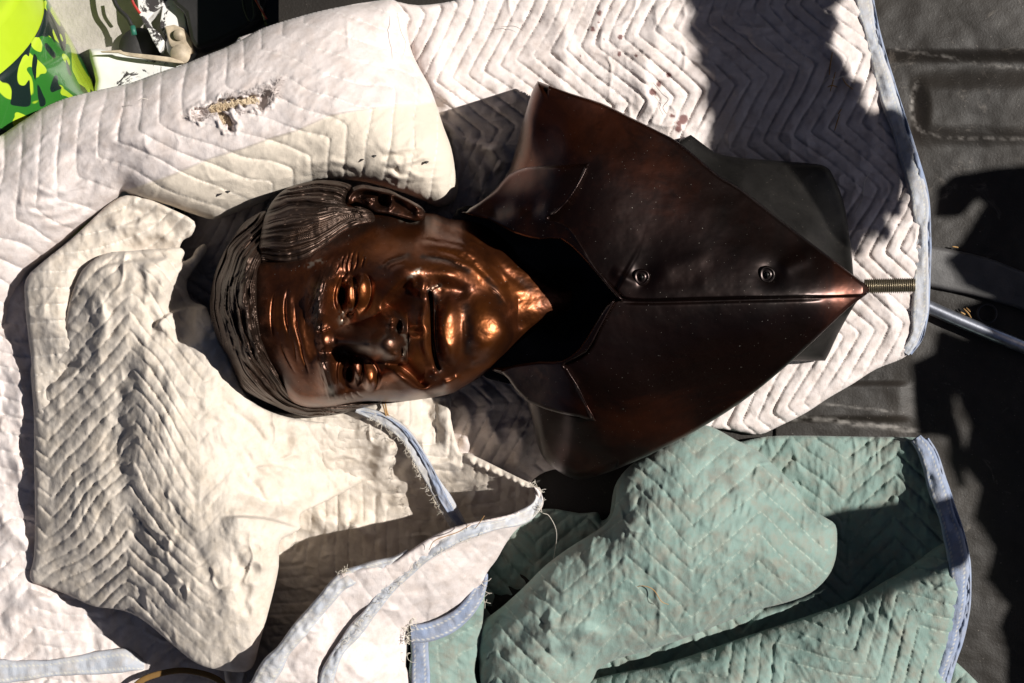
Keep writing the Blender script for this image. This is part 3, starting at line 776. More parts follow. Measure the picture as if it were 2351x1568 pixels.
# ---- hair: strands follow level lines of q
def strands(f, guides, seed, amp=13, fr=15.0):
    pts = []
    for q, g in enumerate(guides):
        for x, y in g: pts.append((x, y, q))
    q = rbf(pts, f.X, f.Y, .002)
    along = (f.X * .6 + f.Y * .8)
    wx = fbm(f.X / 150, f.Y / 150, seed, 2)
    qq = q + .13 * wx + .02 * vnoise(f.X / 60, f.Y / 60, seed + 9)
    lock = vnoise(qq * fr * .23, along / 420, seed + 1)
    st = np.abs(vnoise(qq * fr * .32, along / 330, seed + 2)); st2 = np.abs(vnoise(qq * fr * .7, along / 240, seed + 4)); st3 = vnoise(qq * fr * 1.5, along / 200, seed + 6)
    m = .6 + .4 * sstep(-.5, .4, fbm(f.X / 70, f.Y / 70, seed + 20, 2))
    f.Z += amp * (1.1 * lock + m * (1.7 * (st + .004) ** .75 + 1.1 * (st2 + .004) ** .75))
    f.att['worn'] = np.clip(m * (st * 1.6 + st2) - .25, 0, 1)
    return q

hairA = [(355,590),(350,520),(362,440),(385,330),(430,235),(500,165),(590,128),(700,106),(800,108),(870,122),(905,142),(880,180),(868,235),(890,262),(950,262),(1020,290),(1045,330),(1030,360),(960,378),(900,398),(850,424),(800,462),(720,522),(640,574),(530,604),(420,594)]
a = Field(hairA, 2.4, FK, FX, FY, FZ, n=5)
gA = [[(360,585),(420,598),(530,606),(640,578),(720,528),(800,468),(900,402),(1035,356)], [(358,490),(450,490),(560,486),(700,436),(820,374),(930,330),(1035,330)],
      [(380,380),(480,362),(600,350),(720,326),(850,296),(1000,300)], [(420,255),(520,225),(640,215),(760,222),(880,250),(960,268)], [(540,145),(640,122),(760,118),(870,145)]]
a.Z = rbf([(360,560,520),(420,590,535),(530,600,548),(640,570,552),(720,520,540),(800,460,520),(900,400,480),(1030,350,425),(450,450,560),(600,400,560),(750,330,520),(900,290,440),(1000,310,440),(450,280,430),(600,230,430),(750,200,410),(880,170,360),(560,150,320),(700,120,300),(370,350,420)], a.X, a.Y)
strands(a, gA, 40, 18, 13)
a.edge(26, 34); a.edge(90, 50 ) ; a.Z += 30
a.build('hair', M['hair'], bust, floor=120, inset=10)

hairB = [(372,575),(345,640),(338,740),(340,840),(352,950),(375,1060),(415,1160),(465,1240),(515,1320),(550,1375),(600,1412),(660,1420),(720,1428),(820,1432),(920,1425),(1010,1430),(1085,1432),(1040,1448),(950,1472),(850,1500),(750,1515),(650,1520),(560,1502),(450,1455),(330,1400),(255,1350),(222,1285),(165,1160),(112,1080),(78,980),(60,880),(62,800),(80,700),(105,615),(150,520),(195,455),(250,370),(320,318),(375,290),(400,300),(395,360),(372,440),(360,510)]
b = Field(hairB, 2.5, FK, FX, FY, FZ, n=5)
gB = [[(372,590),(342,700),(345,850),(362,1000),(410,1130),(480,1250),(550,1370),(650,1432),(850,1440),(1050,1436)], [(350,520),(285,640),(262,760),(272,900),(310,1060),(380,1200),(470,1330),(590,1440),(760,1468),(900,1462)],
      [(320,450),(220,600),(182,750),(190,900),(235,1080),(320,1250),(450,1400),(640,1488),(800,1495)], [(350,350),(180,520),(115,720),(105,880),(150,1070),(245,1300),(400,1436),(600,1508),(720,1512)], [(300,330),(130,540),(68,750),(66,900)]]
b.Z = rbf([(372,580,600),(345,700,588),(345,850,600),(355,1000,592),(400,1130,556),(470,1250,500),(300,700,640),(296,850,650),(310,1000,640),(350,1130,590),(550,1370,390),(650,1430,250),(850,1440,190),(1050,1435,140),
           (260,700,600),(250,900,600),(300,1080,570),(400,1260,440),(520,1420,260),(700,1480,140),(900,1465,110),(150,800,480),(150,950,470),(220,1150,440),(330,1340,330),(80,820,330),(350,450,460),(250,480,420),(380,320,330),(150,560,360),(600,1505,80)], b.X, b.Y)
strands(b, gB, 60, 16, 13)
for p, am in (([(338,640),(240,740),(215,900),(260,1080),(360,1250),(480,1380)], -15), ([(335,700),(290,780),(262,930),(300,1100),(400,1270)], -14), ([(345,600),(200,700),(160,880),(200,1080),(300,1260)], -12), ([(340,800),(312,900),(330,1040),(400,1180),(490,1310)], -14)):
    b.stroke(p, 9, am, wob=4); b.stroke([(x - 26, y + 4) for x, y in p], 16, -am * .8, wob=4)
b.edge(22, 26); b.edge(120, 110); b.Z += 20
b.build('hair', M['hair'], bust, floor=60, inset=14)

# ---- jacket (D units)
JO = [(1060,488),(1085,482),(1130,440),(1165,398),(1182,350),(1200,280),(1220,215),(1233,189),(1242,189),(1310,214),(1380,236),(1450,270),(1510,300),(1560,328),(1650,402),(1700,432),(1800,510),(1900,586),(1960,632),(1990,655),(1996,664),(1990,676),(1965,694),(1930,724),(1850,800),(1780,862),(1700,925),(1600,988),(1520,1030),(1480,1050),(1400,1083),(1345,1098),(1318,1099),(1285,1084),(1250,1055),(1232,1015),(1218,950),(1200,900),(1170,868),(1130,850),
      (1150,842),(1220,838),(1290,838),(1347,808),(1376,750),(1409,689),(1425,683),(1380,640),(1335,585),(1290,545),(1240,545),(1180,530),(1120,500)]
j = Field(JO, 2.0, n=3)
X, Y = j.X, j.Y
j.Z = rbf([(1240,195,335),(1400,245,345),(1560,330,350),(1700,432,355),(1850,550,370),(1990,660,400),(1165,400,290),(1075,488,330),(1200,300,300),
           (1300,350,385),(1450,400,405),(1600,480,405),(1250,460,385),(1300,545,420),(1400,660,440),(1500,560,430),(1500,685,445),(1700,684,442),(1750,580,415),(1850,684,432),(1600,760,430),(1750,760,420),(1900,700,415),
           (1400,740,440),(1350,810,425),(1500,850,395),(1700,860,360),(1850,800,375),(1500,1000,300),(1400,950,345),(1320,1090,200),(1400,1080,230),(1300,950,330),(1230,1000,230),(1150,850,320),(1250,860,380),(1600,985,285),(1180,870,300)], X, Y, .002)
r_ = np.where(X < 1260, 34, 9.0); r_ = np.where((X < 1420) & (Y > 900), 24, r_)
t_ = 1 - np.clip(j.sd / r_, 0, 1)
j.Z -= r_ * 1.3 * (1 - np.sqrt(np.maximum(1 - t_ * t_, 0)))
j.bump(1215,300,30,90,10,-14)
# closing seam with the overlap above it, button dimples and pull folds
j.ledge([(1405,668),(1440,685),(1500,688),(1560,686),(1700,683),(1850,682),(1992,678)][::-1], 7, w=2.2, far=70, taper=.02)
j.stroke([(1410,692),(1500,694),(1700,689),(1900,684)], 5, -5, taper=.1)
for bx, by in ((1473, 636), (1761, 630)):
    j.bump(bx + 2, by, 30, 28, -9)
j.stroke([(1500,640),(1545,610),(1590,595),(1640,590)], 22, 3); j.stroke([(1500,655),(1560,650),(1620,645)], 16, -2)
j.stroke([(1790,625),(1830,600),(1870,590)], 18, 5)
j.stroke([(1480,650),(1440,640),(1400,620)], 12, 5)
j.stroke([(1240,560),(1330,620)], 20, 6)
j.stroke([(1210,940),(1222,1000),(1240,1050)], 8, -16)
j.stroke([(1218,918),(1270,930),(1340,958)], 5, -7)
j.Z += 1.6 * fbm(X / 120, Y / 120, 31) + .5 * fbm(X / 30, Y / 30, 32)
j.build('jacket', M['jacket'], bust, floor=110, inset=10)

LU = [(1165,402),(1210,384),(1280,379),(1330,376),(1352,374),(1350,382),(1325,430),(1298,468),(1272,492),(1260,501),(1280,508),(1308,522),(1335,562),(1370,615),(1404,655),(1430,686),(1418,686),(1382,645),(1335,590),(1288,550),(1240,550),(1180,535),(1120,503),(1068,490),(1100,465),(1138,435)]
l = Field(LU, 1.8, n=2)
l.Z = rbf([(1165,402,302),(1075,488,336),(1280,380,388),(1350,376,402),(1260,500,412),(1310,525,426),(1370,615,444),(1425,686,452),(1180,470,375),(1240,545,405),(1330,590,435),(1120,500,355)], l.X, l.Y)
l.edge(9, 11); l.Z += 11
l.stroke([(1264,499),(1299,469),(1329,425),(1350,380)], 4, 11, w2=5, taper=.05)
l.bump(1276,498, 18,10, 8, -20)
l.stroke([(1262,503),(1302,519),(1335,562),(1400,650)], 4, 6, taper=.1)
l.stroke([(1100,495),(1180,470),(1260,490)], 26, -14)
l.Z += 1.6 * fbm(l.X / 60, l.Y / 60, 35)
l.build('lapel', M['jacket'], bust, floor=300, inset=5)
LL = [(1411,687),(1404,705),(1376,756),(1346,809),(1298,834),(1302,846),(1318,872),(1330,892),(1348,930),(1367,966),(1330,957),(1290,950),(1210,922),(1165,868),(1150,852),(1180,838),(1240,830),(1290,828),(1330,800),(1362,750),(1392,700)]
l = Field(LL, 1.8, n=2)
l.Z = rbf([(1411,687,450),(1376,756,446),(1346,809,436),(1298,836,416),(1330,892,394),(1366,964,362),(1290,950,350),(1210,920,312),(1160,860,322),(1240,835,385)], l.X, l.Y)
l.edge(8, 10); l.Z += 10
l.stroke([(1301,838),(1321,872),(1332,895),(1365,962)], 4, 11, taper=.05); l.stroke([(1411,687),(1376,756),(1346,809)], 4, 6, taper=.05)
l.Z += 1.6 * fbm(l.X / 60, l.Y / 60, 36)
l.build('lapel', M['jacket'], bust, floor=290, inset=5)

# hollow of the open collar
c = Field([(1050,480),(1180,510),(1300,520),(1440,690),(1340,850),(1120,870),(1000,700)], 14, n=4)
c.Z = 210 - 30 * np.exp(-((c.X - 1300) / 90) ** 2 - ((c.Y - 690) / 90) ** 2) + 4 * fbm(c.X / 40, c.Y / 40, 8)
c.build('collar_hollow', M['back'], bust, skirt=90)

# lower back of the bust with its cut-off end
BP = [(1560,322),(1640,350),(1700,362),(1800,370),(1872,376),(1898,384),(1912,402),(1936,460),(1950,540),(1957,600),(1962,640),(1985,668),(1962,700),(1925,765),(1898,822),(1885,828),(1822,829),(1740,830),(1600,800),(1500,600)]
c = Field(BP, 2.6, n=3)
c.Z = rbf([(1560,330,330),(1700,430,325),(1850,550,330),(1980,665,350),(1650,352,250),(1800,372,185),(1900,388,150),(1945,520,170),(1960,640,300),(1850,450,215),(1900,560,250),(1925,765,165),(1890,826,120),(1820,828,140),(1850,790,220),(1930,710,300),(1600,700,330)], c.X, c.Y, .001)
c.edge(14, 14); c.Z -= 8
c.stroke([(1700,400),(1780,470),(1860,540)], 24, -8); c.Z += 1.5 * fbm(c.X / 40, c.Y / 40, 37)
c.build('back_shell', M['back'], bust, floor=70, inset=4)

# buttons: rim, raised eye, small screw-like centre
for bx, by, bz in ((1473, 636, 441), (1761, 630, 430)):
    prof = [(0, 5), (5, 5.5), (7, 9), (10, 9.5), (12, 7), (15, 7.5), (18, 10), (21, 9), (23, 4), (23.5, -6)]
    V, F_ = [], []; ns = 28
    for i, (r, z) in enumerate(prof):
        for k in range(ns):
            an = 2 * math.pi * k / ns
            rr = r * .82 * (1 + .05 * math.sin(3 * an + bx)); V.append(P(bx + rr * math.cos(an), by + rr * math.sin(an) * 1.06, bz + z * .7))
    for i in range(len(prof) - 1):
        for k in range(ns):
            q = i * ns + k; q2 = i * ns + (k + 1) % ns
            F_.append((q, q + ns, q2 + ns, q2))
    bt = mesh_obj('button', V, F_, M['jacket'], bust)
    V, F_ = tube([P(bx - 2, by - 6, bz + 7), P(bx + 1, by, bz + 9.5), P(bx, by + 7, bz + 7)], [2 * U, 3.4 * U, 2 * U], 8)
    mesh_obj('button_eye', V, F_, M['back'], bt)

# threaded rod out of the cut end
m, n_, b_ = newmat('zinc_rod')
b_.inputs["Base Color"].default_value = (.42, .36, .26, 1); b_.inputs["Metallic"].default_value = .9; b_.inputs["Roughness"].default_value = .34
bumpn(n_, b_, noise(n_, 600, 3), .3, .0004)
V, F_ = [], []; ns = 26; L = 118; nt_ = 27; per = 8
for i in range(nt_ * per + 1):
    x = 1984 + L * i / (nt_ * per)
    for k in range(ns):
        an = 2 * math.pi * k / ns
        ph = (i / per - k / ns) % 1.0
        r = 16.2 + 2.2 * (1 - abs(2 * ph - 1) * 2)
        if i > nt_ * per - 5: r -= (i - nt_ * per + 5) * .7
        V.append(P(x, 657 - (x - 1984) * .02 + r * math.cos(an), 372 + r * math.sin(an)))
for i in range(nt_ * per):
    for k in range(ns):
        q = i * ns + k; q2 = i * ns + (k + 1) % ns
        F_.append((q, q2, q2 + ns, q + ns))
F_.append(tuple(range(nt_ * per * ns, (nt_ * per + 1) * ns)))
mesh_obj('threaded_rod', V, F_, m, bust)

# ================================================================== QUILTED BLANKETS
def quilt(f, ang, sp, half, A, amp=5.0, ox=0, oy=0, warp=10, seed=1, pucker=2.0, seamc=.5, mask=None, curve=0.0):
    """zig-zag machine quilting: puffed rows between stitched lines; ang = way the rows stack (image degrees)"""
    c, n = math.cos(R(ang)), math.sin(R(ang))
    x = f.X - ox; y = f.Y - oy
    u = x * c + y * n; v = -x * n + y * c
    u = u + warp * fbm(f.X / 170, f.Y / 170, seed, 2) + curve * v * v / 1000
    v = v + warp * 1.3 * fbm(f.X / 200, f.Y / 200, seed + 4, 2)
    a = (v / half) % 2.0
    tri = np.abs(a - 1) * 2 - 1
    tri = np.where(np.abs(tri) > .86, np.sign(tri) * (.86 + .14 * np.tanh((np.abs(tri) - .86) / .14)), tri)
    ph = (u + A * .5 * tri) / sp
    k = np.floor(ph); fr = ph - k
    d = np.minimum(fr, 1 - fr)                     # 0 on the stitches
    puff = np.sin(np.pi * np.clip(fr + .10 * np.sin(2 * np.pi * fr), 0, 1)) ** .6
    slack = .8 + .6 * vnoise(k * 3.7, v / 70, seed + 7) + .35 * fbm(f.X / 120, f.Y / 120, seed + 8)
    z = amp * slack * (puff - .75)
    along = v / 9.0
    z = z + pucker * vnoise(along, ph * 1.1, seed + 11) * np.exp(-(d / .16) ** 2) + pucker * .8 * vnoise(along * .45, ph * .9, seed + 12) * (1 - .5 * puff)
    sm = np.exp(-(d * sp / 1.7) ** 2) * (np.sin(along * 4.5) > -.5) * seamc
    if mask is not None: z = z * mask; sm = sm * mask
    # tugs: short folds that run across the rows
    tug = fbm(v / 16, u / 60, seed + 15, 3); z = z + pucker * 1.5 * np.where(tug > 0, tug, .4 * tug)
    f.Z += z
    f.att['seam'] = f.att.get('seam', 0) + sm
    return ph

def crumple(f, amp=4, sc=120, seed=3, ridged=True):
    n1 = fbm(f.X / sc, f.Y / sc, seed, 4)
    f.Z += amp * n1
    wx = f.X + 26 * fbm(f.X / 90, f.Y / 90, seed + 50); wy = f.Y + 26 * fbm(f.X / 90, f.Y / 90, seed + 51)
    rd = 1 - np.abs(vnoise(wx / 58, wy / 58, seed + 52)) * 2.2
    gate = sstep(-.1, .5, fbm(f.X / 130, f.Y / 130, seed + 53, 2))
    f.Z += amp * .75 * gate * np.clip(rd, 0, 1) ** 2
    f.Z += amp * .16 * fbm(wx / 14, wy / 14, seed + 54, 2)
    if ridged: f.Z += -amp * .6 * np.abs(fbm(f.X / (sc * .6) + .4 * n1, f.Y / (sc * .6), seed + 30, 3)) * 1.6
    return f

def strip(name, pts, mat, parent, step=5, roll=.45, seed=0, stitch=True, wid_noise=.22):
    """a sewn binding: rows (x, y, z, width); built as a padded band with crimped faces"""
    pl = smooth(pts, False, 14); n = len(pl)
    # resample
    L = np.concatenate([[0], np.cumsum(np.hypot(*(pl[1:, :2] - pl[:-1, :2]).T))])
    m = max(6, int(L[-1] / step)); tt = np.linspace(0, L[-1], m)
    pl = np.stack([np.interp(tt, L, pl[:, k]) for k in range(4)], 1)
    cross = np.linspace(-1, 1, 13)
    V = []; seam = []
    for i in range(m):
        a = pl[max(i - 1, 0)]; b = pl[min(i + 1, m - 1)]
        t = (b - a)[:2]; t = t / (np.hypot(*t) + 1e-9); nx, ny = -t[1], t[0]
        x, y, z, w = pl[i]
        w = w * .5 * (1 + wid_noise * vnoise(tt[i] / 60, 0, seed + 3))
        for c in cross:
            prof = (1 - abs(c) ** 3.5) ** .5
            zz = z + prof * w * roll
            if stitch: zz -= 2.4 * (math.exp(-((c - .62) / .12) ** 2) + math.exp(-((c + .45) / .12) ** 2)) * roll
            zz += (4.5 * roll + 1.2) * float(vnoise(tt[i] / 9, c * 1.6, seed)) * prof + 4 * float(vnoise(tt[i] / 50, c * .8, seed + 6)) + 3 * roll * float(vnoise(tt[i] / 22 + c * .8, c * 2, seed + 9))
            V.append(P(x + nx * w * c, y + ny * w * c, zz))
            seam.append(.8 if stitch and (abs(c - .62) < .09 or abs(c + .5) < .09) and (i % 2) else 0)
    F_ = []; q = len(cross)
    for i in range(m - 1):
        for k in range(q - 1):
            F_.append((i * q + k, (i + 1) * q + k, (i + 1) * q + k + 1, i * q + k + 1))
    # underside
    base = len(V)
    for i in range(m):
        for c in (0, q - 1):
            v = V[i * q + c]; V.append((v[0] * .999, v[1] * .999, v[2] - 8 * U)); seam.append(0)
    for i in range(m - 1):
        a, b = base + 2 * i, base + 2 * i + 2
        F_ += [(i * q, a, b, (i + 1) * q), (i * q + q - 1, (i + 1) * q + q - 1, b + 1, a + 1), (a, a + 1, b + 1, b)]
    o = mesh_obj(name, V, F_, mat, parent)
    at = o.data.attributes.new("seam", 'FLOAT', 'POINT'); at.data.foreach_set("value", seam)
    return o

BS = 2.7      # blanket grid step in D

# ------------------------------------------------------------------ white blanket: spread under the bust, rolled up at the upper left
wb = thing('moving_blanket', 'white zigzag quilted blanket with dark red spots, spread under the bust', 'blanket')
WR = [(520,130),(600,72),(700,40),(790,14),(850,4),(900,2),(960,12),(1040,2),(1100,-20),(1300,-60),(1700,-70),(1985,-60),(1990,0),(2004,60),(2018,120),(2045,200),(2068,280),(2092,350),(2118,430),(2130,520),(2130,620),(2126,720),(2116,775),(2090,806),(2070,824),(2010,848),(1960,880),(1900,915),(1850,948),(1790,978),(1742,998),(1690,990),(1640,985),(1560,1000),(1480,1020),(1400,1050),(1320,1078),(1270,1078),(1225,1100),(1180,1160),(1050,1210),(850,1150),(600,1000),(430,800),(420,500)]
f = Field(WR, BS, n=3)
X, Y = f.X, f.Y
f.Z = rbf([(600,80,150),(850,10,110),(1000,20,80),(1040,120,70),(1100,-20,70),(1300,-50,60),(1200,120,58),(1300,120,60),(1500,0,55),(1700,-50,60),(1980,-50,52),(1500,250,60),(1700,150,60),(1900,100,66),(2000,150,52),(2100,400,40),
           (1700,350,45),(1950,400,50),(2060,500,55),(2110,650,46),(2060,800,40),(1900,850,50),(1740,980,30),(1650,980,30),(1960,620,55),(1200,300,50),(1050,350,60),(1000,600,40),(1300,700,20),(700,800,40),(500,600,40),
           (1140,420,60),(1100,950,70),(1200,1000,60),(1400,1180,10),(1100,1200,20)], X, Y, .001)
m1 = sstep(930, 1060, X)
quilt(f, -12, 37, 152, 122, 9, 1278, 122, 12, 5, 2.4, .3)
f.stroke([(1240,-20),(1290,60),(1300,140),(1290,200),(1330,260)], 16, 10, w2=28); f.stroke([(1530,-30),(1520,60),(1480,170),(1500,250),(1600,330)], 18, 12, w2=30)
f.stroke([(1330,260),(1420,330),(1520,380)], 14, -8)
f.stroke([(930,60),(940,140),(985,230),(1060,290)], 16, -26); f.stroke([(1000,40),(1000,140),(1040,240),(1100,300)], 26, 14)
f.stroke([(1700,30),(1760,100),(1840,150),(1900,220)], 22, 10); f.stroke([(1940,-20),(1900,80),(1950,180),(1990,250)], 18, 12)
f.stroke([(1900,560),(1990,520),(2080,560)], 20, 8); f.stroke([(1990,640),(2040,700),(2060,800)], 18, 8)
for p in ([(980,230),(1030,290),(1090,330),(1170,345)], [(1030,300),(1050,380),(1030,450)], [(1070,340),(1110,400),(1100,470)], [(1120,330),(1160,390)]):
    f.stroke(p, 13, 30, w2=22, wob=6)
for p in ([(1050,900),(1080,980),(1060,1040)], [(1130,880),(1120,960),(1160,1040)], [(1180,960),(1200,1020),(1180,1080)]):
    f.stroke(p, 16, 24, w2=26, wob=6)
crumple(f, 6, 120, 3)
f.edge(16, 16)
st = np.zeros_like(X)
for x, y, r in ((1376,30,6),(1361,67,5.5),(1424,85,6),(1422,124,5),(1461,128,4),(1374,52,2),(1387,90,2),(1333,130,2),(1535,172,6),(1513,193,6.5),(1497,211,7),(1503,214,5),(1541,266,4.5),(1548,267,3),(1569,274,11),(1558,283,6),(1557,296,8),(1562,288,3),(1452,160,2)):
    st = np.maximum(st, sstep(r * 1.15, r * .75, np.hypot(X - x, (Y - y) * .92) + 1.2 * vnoise(X / 4, Y / 4, 2)))
f.att['stain'] = st * .85
f.build('spread_sheet', M['white'], wb, floor=2, inset=6)

# rolled part, upper left
SR = [(-60,345),(0,312),(45,282),(95,250),(150,226),(230,206),(300,190),(360,168),(410,152),(470,128),(520,108),(570,82),(610,62),(680,40),(740,24),(800,12),(860,2),(900,-2),(925,20),(938,62),(944,105),(960,150),(985,195),(1002,240),(1018,290),(1036,340),(1046,395),(1052,432),(1042,462),(1010,477),(975,462),(935,446),(885,430),(840,418),(790,412),(740,411),(700,420),(650,442),(590,470),(540,488),(492,504),(440,490),(390,472),(340,460),(300,448),(284,440),(272,452),(240,480),(200,512),(160,548),(120,585),(80,615),(58,640),(30,690),(10,760),(-60,800)]
f = Field(SR, BS, n=3)
X, Y = f.X, f.Y
f.Z = rbf([(0,330,170),(100,260,190),(300,200,210),(500,130,220),(650,60,200),(850,10,150),(920,20,130),(940,120,120),(100,400,230),(300,330,270),(500,250,290),(700,170,280),(850,120,210),(900,220,240),(980,240,190),
           (0,500,200),(100,560,160),(200,480,190),(284,438,220),(400,400,270),(500,440,240),(600,400,255),(750,340,280),(900,330,285),(1000,340,250),(1040,440,190),(1000,470,190),(900,420,240),(800,405,235),(700,410,235),(492,500,200),(330,450,230),(0,700,120),(60,640,130)], X, Y, .001)
quilt(f, -34, 57, 250, 200, 5.5, 355, 300, 26, 25, 2.0, .3)
f.att['tone'] = sstep(-3, 3, Y - np.interp(X, [250,284,400,480,560,620,680,760,850,920,990], [470,438,400,365,340,318,300,265,250,240,236])) * sstep(262, 290, X)
f.stroke([(120,350),(200,335),(300,310),(420,270),(470,250)], 20, 9, w2=26, wob=5); f.stroke([(130,375),(220,350),(320,335)], 14, -9)
for p in ([(20,450),(120,470),(220,430)], [(30,480),(130,490),(230,450)], [(80,520),(160,510),(260,470)], [(60,430),(140,440),(240,400)]):
    f.stroke(p, 8, 6, w2=10, wob=4)
f.ledge([(284,438),(330,430),(400,400),(480,365),(560,340),(620,318),(680,300),(760,265),(850,250),(920,240),(990,238)][::-1], 6, w=3, far=60, taper=.05)
for p in ([(900,360),(920,385),(960,400)], [(870,370),(930,375),(990,350)], [(860,340),(920,345),(980,330)], [(880,395),(930,410),(980,400)], [(680,395),(740,388),(800,392)], [(690,380),(760,372),(840,385)]):
    f.stroke(p, 9, 5, wob=4); f.stroke([(x, y + 13) for x, y in p], 8, -5, wob=4)
crumple(f, 5, 150, 13)
f.edge(52, 62); 
# torn hole: a ragged slit with lifted lips
jx = X + 5 * vnoise(X / 9, Y / 9, 71) + 2.5 * vnoise(X / 4, Y / 4, 72); jy = Y + 5 * vnoise(X / 9, Y / 9, 73) + 2.5 * vnoise(X / 4, Y / 4, 74)
d1 = pdist(jx, jy, smooth([(452,264),(490,252),(520,240),(560,232),(598,228),(612,218)]))[0]; d2 = pdist(jx, jy, smooth([(505,262),(520,276),(528,290)]))[0]; d3 = pdist(jx, jy, smooth([(598,240),(608,226),(610,212)]))[0]
slit = np.maximum(sstep(13, 8, d1), np.maximum(sstep(11, 6, d2), sstep(12, 7, d3)))
dm = np.minimum(np.minimum(d1, d2), d3)
f.Z += 9 * np.exp(-((dm - 17) / 6) ** 2) * (.6 + .6 * vnoise(X / 11, Y / 11, 75))
f.Z -= 26 * slit
f.build('rolled_edge', M['white'], wb, floor=40, inset=26)

# frayed tear: wadding tufts and threads (uncountable)
rg = np.random.RandomState(4)
def frays(name, lines, mat, parent, n, ln, r, up=(2, 16), spread=1.0, curl=.35, zf=None):
    V, F_ = [], []
    for k in range(n):
        (x0, y0, z0), (x1, y1, z1), dirn = lines[rg.randint(len(lines))]
        t = rg.rand(); x = x0 + (x1 - x0) * t; y = y0 + (y1 - y0) * t; z = z0 + (z1 - z0) * t
        a = R(dirn) + rg.randn() * spread; l = ln * (.4 + .9 * rg.rand()); pts = []
        cv = rg.randn() * curl; hgt = up[0] + (up[1] - up[0]) * rg.rand()
        for i in range(6):
            s_ = i / 5
            pts.append(P(x + math.cos(a + cv * s_) * l * s_, y + math.sin(a + cv * s_) * l * s_, z + hgt * math.sin(s_ * 2.4)))
        v, fa = tube(pts, r * U, 4, False); b0 = len(V)
        V += v; F_ += [tuple(i + b0 for i in q) for q in fa]
    o = mesh_obj(name, V, F_, mat, parent); o["kind"] = "stuff"
    return o
zt = 277
frays('frayed_threads', [((436,268,zt+6),(500,258,zt+12),150), ((500,282,zt+8),(528,306,zt+8),80), ((540,252,zt+14),(600,246,zt+14),80), ((612,240,zt+14),(634,214,zt+14),-20), ((622,214,zt+14),(642,186,zt+6),-70), ((520,226,zt+14),(600,214,zt+14),-100), ((596,214,zt+12),(612,206,zt+10),-70)], M['white'], wb, 420, 15, .42, (2, 10), .6, .5)
frays('torn_wadding', [((488,252,zt-6),(520,242,zt-4),0), ((520,242,zt-4),(588,230,zt-4),0), ((508,264,zt-6),(524,282,zt-8),0)], M['wadding'], wb, 420, 11, .9, (1, 12), 3.1, 2.5)
strip('edge_binding', [(1976,-60,56,30),(1986,20,56,32),(2008,110,56,34),(2034,200,52,34),(2062,290,50,32),(2088,370,46,34),(2110,450,50,34),(2116,540,52,32),(2115,640,50,32),(2112,720,48,30),(2100,776,44,26),(2078,810,38,20)], M['paleblue'], wb, roll=.22, seed=3)
strip('edge_piping', [(1993,-60,50,12),(2004,20,50,12),(2025,115,50,13),(2053,205,48,13),(2080,290,46,14),(2105,370,44,14),(2126,450,44,14),(2131,540,44,13),(2129,640,42,13),(2126,720,40,13),(2114,776,36,12),(2090,812,32,10)], M['blue'], wb, roll=.5, seed=4, stitch=False)

# ------------------------------------------------------------------ cream blanket: folded heap at the left, its bound edge standing up below the head
cb = thing('moving_blanket', 'cream quilted blanket heaped in big folds at the left below the head', 'blanket')
# lowest layer at the left margin
f = Field([(-60,560),(60,560),(200,560),(420,700),(700,900),(1000,1200),(800,1450),(620,1620),(200,1620),(-60,1620)], 3.4, n=3)
f.Z = rbf([(0,620,95),(40,1000,70),(0,1300,60),(100,1400,62),(200,1500,50),(0,1560,40),(300,1568,20),(500,1400,10),(800,1250,-30),(700,1400,-40),(900,1100,20),(600,900,60)], f.X, f.Y)
quilt(f, 75, 42, 150, 80, 6, 60, 1350, 14, 55, 2.2, .4)
for p, a in (([(0,1380),(70,1370),(150,1390)], 12), ([(210,1400),(214,1460),(216,1510)], -8), ([(0,1440),(60,1400),(110,1350)], 12), ([(0,1190),(40,1230),(80,1260)], 20), ([(10,1010),(40,1060),(90,1090)], 14), ([(20,820),(50,900),(30,980)], 14)):
    f.stroke(p, 18, a, w2=26, wob=6)
crumple(f, 9, 110, 57)
f.build('lower_layer', M['white'], cb, floor=-60)
strip('edge_binding', [(-60,1546,58,44),(60,1540,58,46),(160,1530,56,44),(250,1520,54,46),(290,1518,50,42),(330,1530,30,16)], M['paleblue'], cb, roll=.22, seed=14, wid_noise=.25)

# band between the roll and the heap
f = Field([(60,640),(100,600),(160,552),(210,505),(250,468),(290,448),(335,455),(390,478),(446,508),(440,540),(420,552),(412,580),(430,620),(380,700),(300,800),(300,950),(200,980),(100,960),(82,930),(76,880),(72,830),(66,780),(60,730),(57,690)], BS, n=3)
f.Z = rbf([(60,650,180),(150,560,190),(250,470,185),(330,460,200),(440,510,205),(400,560,180),(250,560,190),(300,600,150),(130,650,215),(150,780,190),(72,790,150),(80,930,140),(200,700,160),(300,700,140),(200,850,140),(110,720,200)], f.X, f.Y)
quilt(f, 84, 38, 260, 30, 6, 100, 640, 8, 65, 1.5, .3, curve=1.0)
for p, a in (([(230,500),(290,520),(350,505),(400,520)], 16), ([(260,470),(330,490),(420,530)], -10), ([(300,560),(340,535),(400,545)], 12)): f.stroke(p, 14, a, wob=4)
crumple(f, 7, 90, 66); f.edge(13, 14)
f.build('side_fold', M['cream'], cb, floor=20, inset=10)

